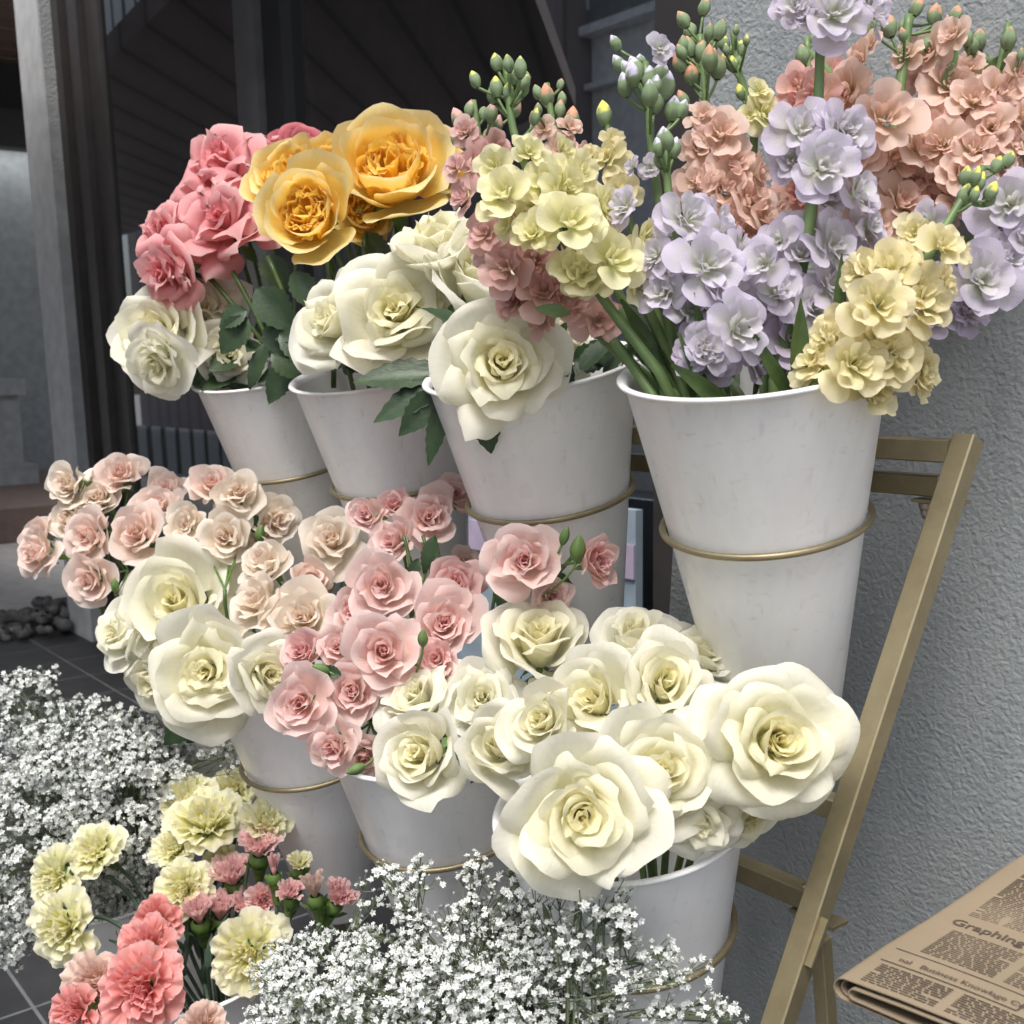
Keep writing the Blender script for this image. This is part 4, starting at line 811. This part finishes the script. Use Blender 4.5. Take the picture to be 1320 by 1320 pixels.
K['s6'] = stock(0, 'peach', 'peach stock in the middle with green stem rising between lavender heads', [(902, 45), (908, 110), (915, 185), (925, 290), (915, 480)], [(930, 172, 88), (945, 212, 88), (900, 190, 66), (932, 245, 96), (965, 262, 96), (900, 235, 76), (960, 302, 84), (988, 288, 76), (935, 285, 86), (975, 225, 70), (905, 150, 50)], 1.03, 8, [(891, 95, 34, 0, 2), (876, 80, 34, 0, 2), (880, 128, 30), (925, 85, 40), (905, 65, 36), (888, 60, 34, 0, 1), (880, 25, 30, 0, 1), (908, 8, 30, 0, 1)], topspread=28, blen=32)
K['s7'] = stock(0, 'yellow', 'pale yellow stock at the back against the stucco, half hidden', [(945, 40), (952, 95), (975, 160), (960, 320), (930, 480)], [(985, 148, 72), (978, 118, 46), (1003, 152, 46), (965, 150, 40)], 1.07, 6, [(933, 55, 26, 0, 1), (955, 62, 26, 0, 1), (945, 82, 26, 0, 2), (935, 78, 22), (955, 118, 26, 0, 2)], topspread=18, blen=22)
K['s8'] = stock(0, 'lav', 'pale lavender stock over the rim, left front of the wall bucket', [(857, 170), (862, 260), (890, 370), (905, 490)], [(885, 282, 100), (912, 342, 118, -.02), (855, 378, 84), (930, 305, 70), (890, 400, 84), (897, 455, 88, 0, 'lilac'), (950, 425, 124, -.04), (925, 470, 70, 0, 'lilac'), (845, 330, 60), (870, 350, 70), (970, 462, 80, .01, 'lilac')], .955, 3, [(855, 178, 34, 0, 1), (870, 190, 32), (850, 205, 30), (880, 140, 30)], topspread=14)
K['s9'] = stock(0, 'lav', 'tall lavender stock with one head topmost and a bare stem below it', [(1058, 30), (1056, 110), (1052, 170), (1045, 290), (1000, 490)], [(1075, 16, 116, -.02), (1060, 216, 146, -.03), (1022, 205, 80), (1105, 250, 96), (1072, 318, 118), (1032, 328, 80), (1005, 310, 70), (1000, 375, 100), (1045, 395, 100), (1020, 440, 100, .01, 'lilac'), (1070, 370, 80), (985, 340, 84, -.02), (1050, 450, 90, .01, 'lilac'), (1040, 20, 60), (1120, 290, 70)], .95, 0, r=.0062)
K['s10'] = stock(0, 'peach', 'large peach stock with the widest salmon head, right of the tall lavender stem', [(1172, 20), (1162, 100), (1145, 220), (1120, 350), (1060, 490)], [(1140, 152, 144, -.03), (1096, 112, 84), (1052, 125, 88, 0, 'rose'), (1055, 172, 84, 0, 'rose'), (1112, 212, 96), (1160, 262, 104), (1150, 205, 90), (1110, 80, 60), (1130, 290, 90), (1085, 180, 84), (1190, 290, 90), (1120, 60, 50)], 1.01, 5, [(1145, 32, 40, 0, 2), (1182, 8, 34, 0, 2), (1205, 18, 34, 0, 2), (1120, 30, 30, 0, 1), (1232, 18, 30, 0, 2)], r=.0066, topspread=36)
K['s11'] = stock(0, 'peach', 'peach stock against the stucco with buds at its upper right', [(1262, 45), (1248, 110), (1210, 220), (1160, 350), (1090, 490)], [(1226, 112, 100), (1200, 68, 80), (1240, 152, 96), (1192, 165, 90), (1215, 225, 96), (1182, 225, 90), (1205, 270, 80), (1250, 90, 60), (1170, 70, 50)], 1.02, 5, [(1262, 50, 34, 0, 1), (1290, 48, 30), (1280, 75, 34), (1305, 70, 36), (1225, 30, 28)], topspread=30)
K['s12'] = stock(0, 'peach', 'salmon stock leaning out of the right edge of the view', [(1330, 130), (1290, 180), (1230, 270), (1170, 380), (1100, 490)], [(1278, 165, 76), (1302, 185, 64), (1255, 195, 80), (1240, 225, 76), (1320, 150, 60), (1285, 210, 70)], .985, 2)
K['s13'] = stock(0, 'cream', 'creamy yellow stock hanging over the right rim of the wall bucket', [(1268, 215), (1235, 265), (1190, 340), (1130, 420), (1080, 500)], [(1215, 318, 78, -.03), (1180, 300, 66), (1150, 345, 84), (1132, 392, 128, -.03), (1190, 395, 96, -.01), (1100, 470, 122, -.02), (1150, 462, 104, -.01), (1062, 480, 76, 0), (1172, 440, 80, .01), (1110, 350, 80), (1090, 420, 84), (1240, 325, 50), (1130, 500, 70, 0)], .90, 3, [(1245, 226, 30, 0, 1), (1285, 212, 30, 0, 1), (1278, 246, 32, 0, 2), (1262, 235, 34), (1300, 205, 30), (1245, 250, 36)], topspread=22)
K['s14'] = stock(0, 'lav', 'lavender stock leaning right past the creamy yellow one, in front of the wall', [(1345, 285), (1290, 330), (1220, 400), (1120, 490)], [(1265, 362, 118, -.02), (1302, 262, 110), (1298, 335, 84), (1245, 400, 84, 0, 'lilac'), (1330, 310, 90), (1200, 410, 80, 0, 'lilac'), (1195, 285, 60), (1220, 380, 70)], .955, 0)
K['s15'] = stock(0, 'peach', 'peach stock filling the top right corner beside the stucco', [(1300, 30), (1285, 110), (1250, 220), (1180, 380), (1100, 490)], [(1288, 122, 92), (1312, 100, 70), (1270, 235, 84), (1306, 230, 76), (1215, 185, 90), (1255, 130, 84), (1240, 255, 84), (1290, 155, 80), (1230, 45, 60), (1318, 180, 70)], .995, 4)
K['s16'] = stock(0, 'rose', 'rose pink stock left of the tall lavender stem, against the stucco', [(1040, 50), (1045, 120), (1050, 220), (1010, 380), (985, 490)], [(1030, 112, 72), (1052, 135, 92), (1062, 180, 84), (1028, 160, 76), (1080, 145, 84), (1050, 220, 84), (1030, 250, 84), (1075, 95, 70)], 1.06, 3)
for (bx, by, tx, ty, w_, k) in ((812, 395, 850, 470, 16, 's2'), (800, 420, 850, 488, 14, 's2'), (830, 430, 800, 470, 13, 's4'), (870, 480, 838, 415, 15, 's5'), (1120, 40, 1095, 10, 14, 's10'), (1075, 100, 1040, 55, 10, 's9'), (1235, 60, 1215, 120, 12, 's11'), (1320, 55, 1250, 110, 14, 's11'), (1320, 300, 1200, 318, 13, 's13'), (905, 490, 880, 430, 14, 's8'), (735, 405, 690, 395, 16, 's2')): leaf(K[k], 1.0, bx, by, tx, ty, w_ * 1.1, m='stock_stem')
for k_, (a, b, c_, d_) in enumerate(((800, 400, 880, 495), (815, 430, 870, 495), (790, 440, 850, 495), (830, 390, 890, 495), (840, 440, 860, 495))):
    f = MB(); f.tube(bezier(at(a, b, 1.0), at((a + c_) / 2, (b + d_) / 2 + 6, .99), at(c_, d_ + 30, .98), 9), .005, 7); f.build('stem', M['stock_stem'], K[('s1', 's2', 's3', 's4', 's5')[k_]])
for n_ in range(30):
    c_ = ring_c(0, 0) + bucket_axis(0) * HRIM[0]; a_ = rl_.uniform(0, 6.28); q = c_ + np.array([math.cos(a_), math.sin(a_), 0]) * rl_.uniform(.02, .08) + np.array([0, 0, rl_.uniform(-.06, .0)])
    d_ = nrm(np.array([math.cos(a_) * .5, math.sin(a_) * .5, 1]) + rl_.normal(0, .25, 3)); leaf_mb(q, q + d_ * rl_.uniform(.06, .09), rl_.uniform(.010, .016), nrm(UP * .3 - FWD + rl_.normal(0, .5, 3)), rl_, teeth=False).build('leaf', M['stem'], K['s%d' % (1 + n_ % 14)])
# ---- carnations
CK = dict(cream=((.94, .89, .42), (.94, .92, .66), (.95, .93, .78)), coral=((.90, .27, .26), (.93, .42, .40), (.94, .54, .52)), pink=((.94, .50, .52), (.95, .62, .62), (.96, .72, .71)), peach=((.86, .55, .46), (.88, .67, .58), (.90, .75, .68)))
def carn(px, py, d_, off, fx, fy, kd, closed, label, i=2):
    D = 1.0 + .235 * i + off; rng = np.random.default_rng(int(px * 3 + py)); Rw = d_ * D / FPX / 2; ax = facing(fx, fy); R = rot_to(ax, rng.uniform(0, 6)); p = at(px, py, D) - ax * Rw * .25
    t = thing('carnation', p, label, 'carnation', 'carnations in the low buckets'); k = 1.05 if closed < .5 else 1.25
    place(carnation(Rw / k * 1.05, rng, *CK[kd], closed=closed), R, p).build('bloom', M['petal'], t)
    f = MB(); r_ = min(.0105, max(.0065, Rw * .34)); L = .034
    f.lathe([(.0006, -L - .012), (r_ * .5, -L - .010), (r_ * .72, -L), (r_ * .9, -L * .55), (r_ * 1.08, -.016 - Rw * .1), (r_ * 1.25, -.004 - Rw * .05), (r_ * .8, -.001)], 12)
    for q in range(5): petal(f, Rw, q * 1.257, r_ * 1.0, -.021 - Rw * .1, .015, .40, math.radians(75), math.radians(40), nu=5, nv=6, tip=.2, drop=.3, rng=rng)
    place(f, R, p).build('calyx', M['calyx'], t)
    f = MB(); f.tube(stem_pts(p - ax * (L + .01), ax, 2, i, rng), .0026, 6); f.build('stem', M['carn_stem'], t); return t
CA = [(123, 1098, 68, .02, -.25, .55, 'cream', .1, 'upper of two cream carnations in front of the left baby breath, tilted up', 2), (70, 1132, 70, .0, -.45, .1, 'cream', .1, 'cream carnation facing left beside the hanging baby breath', 2), (82, 1197, 84, -.06, -.25, .05, 'cream', 0, 'open cream carnation hanging above the slate tiles', 2),
 (240, 1034, 72, .10, -.15, .70, 'cream', .1, 'cream carnation touching the right side of the left baby breath', 2), (266, 1060, 92, .06, .0, .82, 'cream', .1, 'wide cream carnation seen from the side above pink buds', 2), (300, 1020, 54, .14, .1, .45, 'cream', .2, 'small pale carnation at the back in front of the middle bucket', 2), (342, 1062, 60, -.04, .4, .75, 'cream', .2, 'cream carnation leaning right towards the bucket ring', 2),
 (236, 1146, 66, .0, -.1, .3, 'cream', 0, 'cream carnation between the pink carnations', 2), (288, 1112, 44, .06, -.2, .3, 'cream', .3, 'tiny cream carnation behind the upper pink one', 2), (322, 1230, 92, -.10, .0, .1, 'cream', 0, 'cream carnation with deep yellow centre beside the front baby breath', 2),
 (334, 1094, 64, -.06, .1, .88, 'pink', .5, 'pink carnation opening at the top of the pink group', 2), (300, 1130, 66, .02, .0, .9, 'pink', .55, 'pink half open carnation with clear green calyx', 2), (353, 1120, 43, -.10, .0, .95, 'pink', 1, 'slim pale pink carnation bud', 2), (405, 1148, 50, -.13, -.1, .93, 'peach', .8, 'blush carnation bud on a split green calyx', 2), (436, 1158, 54, -.12, .4, .8, 'pink', .5, 'dusky pink carnation rightmost of its group', 2), (386, 1114, 40, -.08, .1, .85, 'cream', .5, 'pale greenish carnation behind the slim pink bud', 2),
 (204, 1190, 62, -.04, -.2, .15, 'coral', .1, 'coral carnation between cream ones, just above the biggest coral', 2), (256, 1180, 60, -.02, -.05, .9, 'pink', .7, 'pink carnation bud pair beside the coral one', 2), (284, 1176, 56, .0, .1, .9, 'pink', .7, 'closed pink carnation left of the cream flower with yellow centre', 2), (184, 1274, 98, -.20, -.1, .2, 'coral', 0, 'biggest coral carnation at the lower left', 2), (122, 1268, 76, -.16, -.3, .3, 'peach', .1, 'faded peach carnation beside the biggest coral one', 2), (100, 1306, 66, -.2, -.3, .15, 'coral', .1, 'coral carnation at the bottom edge of the frame', 2), (192, 1222, 70, -.12, -.1, .5, 'coral', .2, 'coral carnation behind the biggest coral one', 2), (262, 1326, 60, -.22, .1, .4, 'peach', .2, 'pale pink carnation cut by the bottom edge', 2), (340, 1160, 42, -.06, .1, .2, 'pink', .4, 'shaded pink carnation behind the green calyxes', 2), (318, 1168, 52, .01, -.1, .85, 'pink', .6, 'pink carnation bud right above the cream one with yellow centre', 2), (374, 1152, 42, -.10, .15, .85, 'pink', .5, 'pink carnation between the slim bud and the blush bud', 2), (226, 1094, 54, .04, -.1, .6, 'cream', .2, 'cream carnation half hidden under the wide side-on one', 2), (150, 1300, 60, -.15, -.1, .5, 'peach', .2, 'pale peach carnation tucked left of the biggest coral one', 2)]
CR = [carn(*a) for a in CA]
for n_ in range(44):
    c_ = ring_c(2, 2) + bucket_axis(2) * HRIM[2]; a_ = rl_.uniform(0, 6.28); q = c_ + np.array([math.cos(a_), math.sin(a_), 0]) * rl_.uniform(.01, .085) + np.array([0, 0, rl_.uniform(-.03, .02)])
    d_ = nrm(np.array([math.cos(a_) * .6, math.sin(a_) * .6, 1]) + rl_.normal(0, .35, 3)); leaf_mb(q, q + d_ * rl_.uniform(.04, .07), rl_.uniform(.006, .010), nrm(UP * .3 - FWD + rl_.normal(0, .5, 3)), rl_, droop=.25, teeth=False).build('leaf', M['carn_stem'], CR[n_ % len(CR)])
# ---- baby breath clouds
FL = []
def gyp_floret():
    V = []; F = []
    for ring, (n, r, z, tl) in enumerate(((5, 1.0, .05, .30), (4, .62, .28, .5))):
        for k in range(n):
            a = k * 2 * PI / n + ring * .5; w = .62 if ring == 0 else .6; b = len(V)
            V += [(0, 0, z * .4), (r * .62 * math.cos(a - w), r * .62 * math.sin(a - w), z + tl * .5), (r * math.cos(a), r * math.sin(a), z + tl * .85), (r * .62 * math.cos(a + w), r * .62 * math.sin(a + w), z + tl * .5)]; F.append((b, b + 1, b + 2, b + 3))
    return np.array(V), F
GV, GF = gyp_floret()
def tri_tube(S_, a, b, r):
    d = b - a; L = np.linalg.norm(d)
    if L < 1e-5: return
    d = d / L; x = np.cross(d, (.3, .5, .8)); x /= np.linalg.norm(x) + 1e-9; y = np.cross(d, x); n = len(S_[0])
    for p in (a, b):
        for q in range(3): S_[0].append(p + r * (x * math.cos(q * 2.094) + y * math.sin(q * 2.094)))
    for q in range(3): S_[1].append((n + q, n + (q + 1) % 3, n + 3 + (q + 1) % 3, n + 3 + q))
def gyp_bunch(i, label, blobs, sprigs, fr, seed):
    rng = np.random.default_rng(seed); ax = bucket_axis(2); c = ring_c(2, i); rim = c + ax * HRIM[2]; t = thing('baby_breath', rim, label, "baby's breath", "clouds of baby's breath")
    cent = []; joints = []
    for (px, py, D, rx, ry, rd, n) in blobs:
        o = at(px, py, D); k = D / FPX
        for _ in range(n):
            v = rng.normal(size=3); v /= np.linalg.norm(v); v *= rng.uniform(.45, 1.0) ** .5
            if v[2] > .45: v[2] *= -.5
            p = o + RIGHT * v[0] * rx * k + UP * v[1] * ry * k + FWD * v[2] * rd
            cent.append((p, o))
    for (pts, D, n) in sprigs:
        for _ in range(n):
            a = rng.uniform(0, len(pts) - 1.001); q = int(a); f_ = a - q; f_ = f_ ** .7; x = lerp(pts[q][0], pts[q + 1][0], f_) + rng.normal(0, 10); y = lerp(pts[q][1], pts[q + 1][1], f_) + rng.normal(0, 10); cent.append((at(x, y, D + rng.normal(0, .012)), at(pts[0][0], pts[0][1], D)))
    S_ = ([], []); V = []; sl_ = [[at(x, y, D) for x, y in pts] for (pts, D, n) in sprigs]; F = []; nv = 0; root = rim - ax * .03
    hubs = [root + RIGHT * rng.normal(0, .03) + UP * rng.uniform(.03, .1) for _ in range(14)]
    for ln in sl_:
        tri_tube(S_, ln[0] - UP * .08, ln[0], .0009)
        for q_ in range(len(ln) - 1): tri_tube(S_, ln[q_], ln[q_ + 1], .0008)
    for h in hubs: tri_tube(S_, h, root - ax * .08, .0014)
    for (p, o) in cent:
        mid = p * .62 + o * .38 if np.linalg.norm(p - o) > .03 else p - UP * .02
        tri_tube(S_, p, mid, .00055); near = min((q_ for ln in sl_ for q_ in ln), key=lambda q_: np.linalg.norm(q_ - p)) if o is not None and sl_ else None
        tri_tube(S_, mid, near if near is not None and np.linalg.norm(near - p) < .03 else hubs[int(rng.integers(14))] * .5 + mid * .5, .0007)
        out = nrm(p - o + UP * .04 - FWD * .02)
        for _ in range(int(rng.integers(7, 14))):
            dv = nrm(rng.normal(0, .55, 3) + out); q = p + dv * rng.uniform(.006, .019); tri_tube(S_, q, p, .00045)
            R = rot_to(nrm(dv + rng.normal(0, .45, 3)), rng.uniform(0, 6)); s = fr * rng.choice([.45, .75, 1.0, 1.0, 1.15]); sq = np.array([1, 1, rng.uniform(.7, 1.8)])
            V.append((GV * s * sq) @ R.T + q); F += [tuple(a + nv for a in f_) for f_ in GF]; nv += len(GV)
    f = MB(); f.add(np.concatenate(V), F); tag(f.build('florets', M['gyp'], t, False), kind='stuff')
    f = MB(); f.add(np.array(S_[0]), S_[1]); tag(f.build('fine_stems', M['gyp_stem'], t, False), kind='stuff'); return t
gyp_bunch(3, 'left cloud of white baby breath spilling over the slate tiles', [(120, 1010, 1.66, 110, 105, .13, 300), (60, 1080, 1.60, 95, 115, .11, 250), (30, 920, 1.72, 40, 50, .06, 60), (170, 1040, 1.60, 70, 110, .09, 190), (20, 1180, 1.58, 45, 60, .06, 75), (190, 960, 1.68, 60, 50, .08, 90), (170, 1150, 1.62, 60, 40, .05, 50)], [([(200, 1010), (255, 985), (290, 975)], 1.6, 12), ([(45, 940), (60, 890), (62, 870)], 1.72, 8)], .0045, 4)
gyp_bunch(0, 'front cloud of white baby breath whose sprigs cross the front bucket', [(620, 1285, .98, 190, 98, .12, 270), (480, 1300, 1.00, 140, 84, .10, 170), (400, 1290, 1.02, 70, 75, .07, 90), (680, 1300, .92, 120, 85, .07, 130), (560, 1330, .93, 220, 70, .07, 150), (655, 1215, 1.02, 55, 40, .05, 30)], [([(545, 1210), (515, 1150), (490, 1125)], 1.0, 13), ([(540, 1195), (540, 1140), (545, 1112)], 1.0, 6), ([(600, 1210), (605, 1150), (612, 1115)], 1.0, 9), ([(615, 1200), (650, 1150), (690, 1132)], 1.0, 9), ([(730, 1252), (712, 1205), (700, 1165)], .87, 8), ([(730, 1252), (748, 1195), (752, 1150)], .87, 8), ([(745, 1205), (775, 1180), (800, 1170)], .865, 8), ([(732, 1255), (780, 1238), (830, 1242)], .865, 12), ([(780, 1240), (800, 1205), (815, 1190)], .865, 7), ([(740, 1290), (820, 1275), (885, 1262)], .86, 12), ([(760, 1310), (840, 1300), (930, 1312)], .86, 14), ([(430, 1230), (460, 1180), (470, 1160)], 1.03, 7)], .0034, 9)
# ================================================================== light
W = bpy.data.worlds.new('World'); bpy.context.scene.world = W; W.use_nodes = True
nt = W.node_tree; sky = nt.nodes.new('ShaderNodeTexSky'); sky.sky_type = 'NISHITA'; sky.sun_disc = False
TS = nrm((.40, -.60, 1.45)); EL = math.asin(TS[2]); AZ = math.atan2(TS[0], TS[1])
sky.sun_elevation = EL; sky.sun_rotation = AZ; sky.dust_density = 3.5; sky.air_density = 1.0; sky.ozone_density = .6
hs = nt.nodes.new('ShaderNodeHueSaturation'); hs.inputs['Saturation'].default_value = .55; nt.links.new(sky.outputs[0], hs.inputs['Color'])
bg = nt.nodes['Background']; nt.links.new(hs.outputs[0], bg.inputs['Color']); bg.inputs['Strength'].default_value = .15
sl = bpy.data.lights.new('sun', 'SUN'); sl.energy = 2.0; sl.angle = math.radians(28); sl.color = (1, .97, .93)
so = bpy.data.objects.new('sun', sl); C.objects.link(so); so.rotation_euler = Vector(TS).to_track_quat('Z', 'Y').to_euler()
vs = bpy.context.scene.view_settings; vs.view_transform = 'Standard'; vs.look = 'None'; vs.exposure = 0.68; vs.gamma = 1
cy = bpy.context.scene.cycles; cy.max_bounces = 9; cy.diffuse_bounces = 6; cy.transparent_max_bounces = 8; cy.use_denoising = True
for o in bpy.data.objects:
    for k in ('_loc', '_root'):
        if k in o: del o[k]
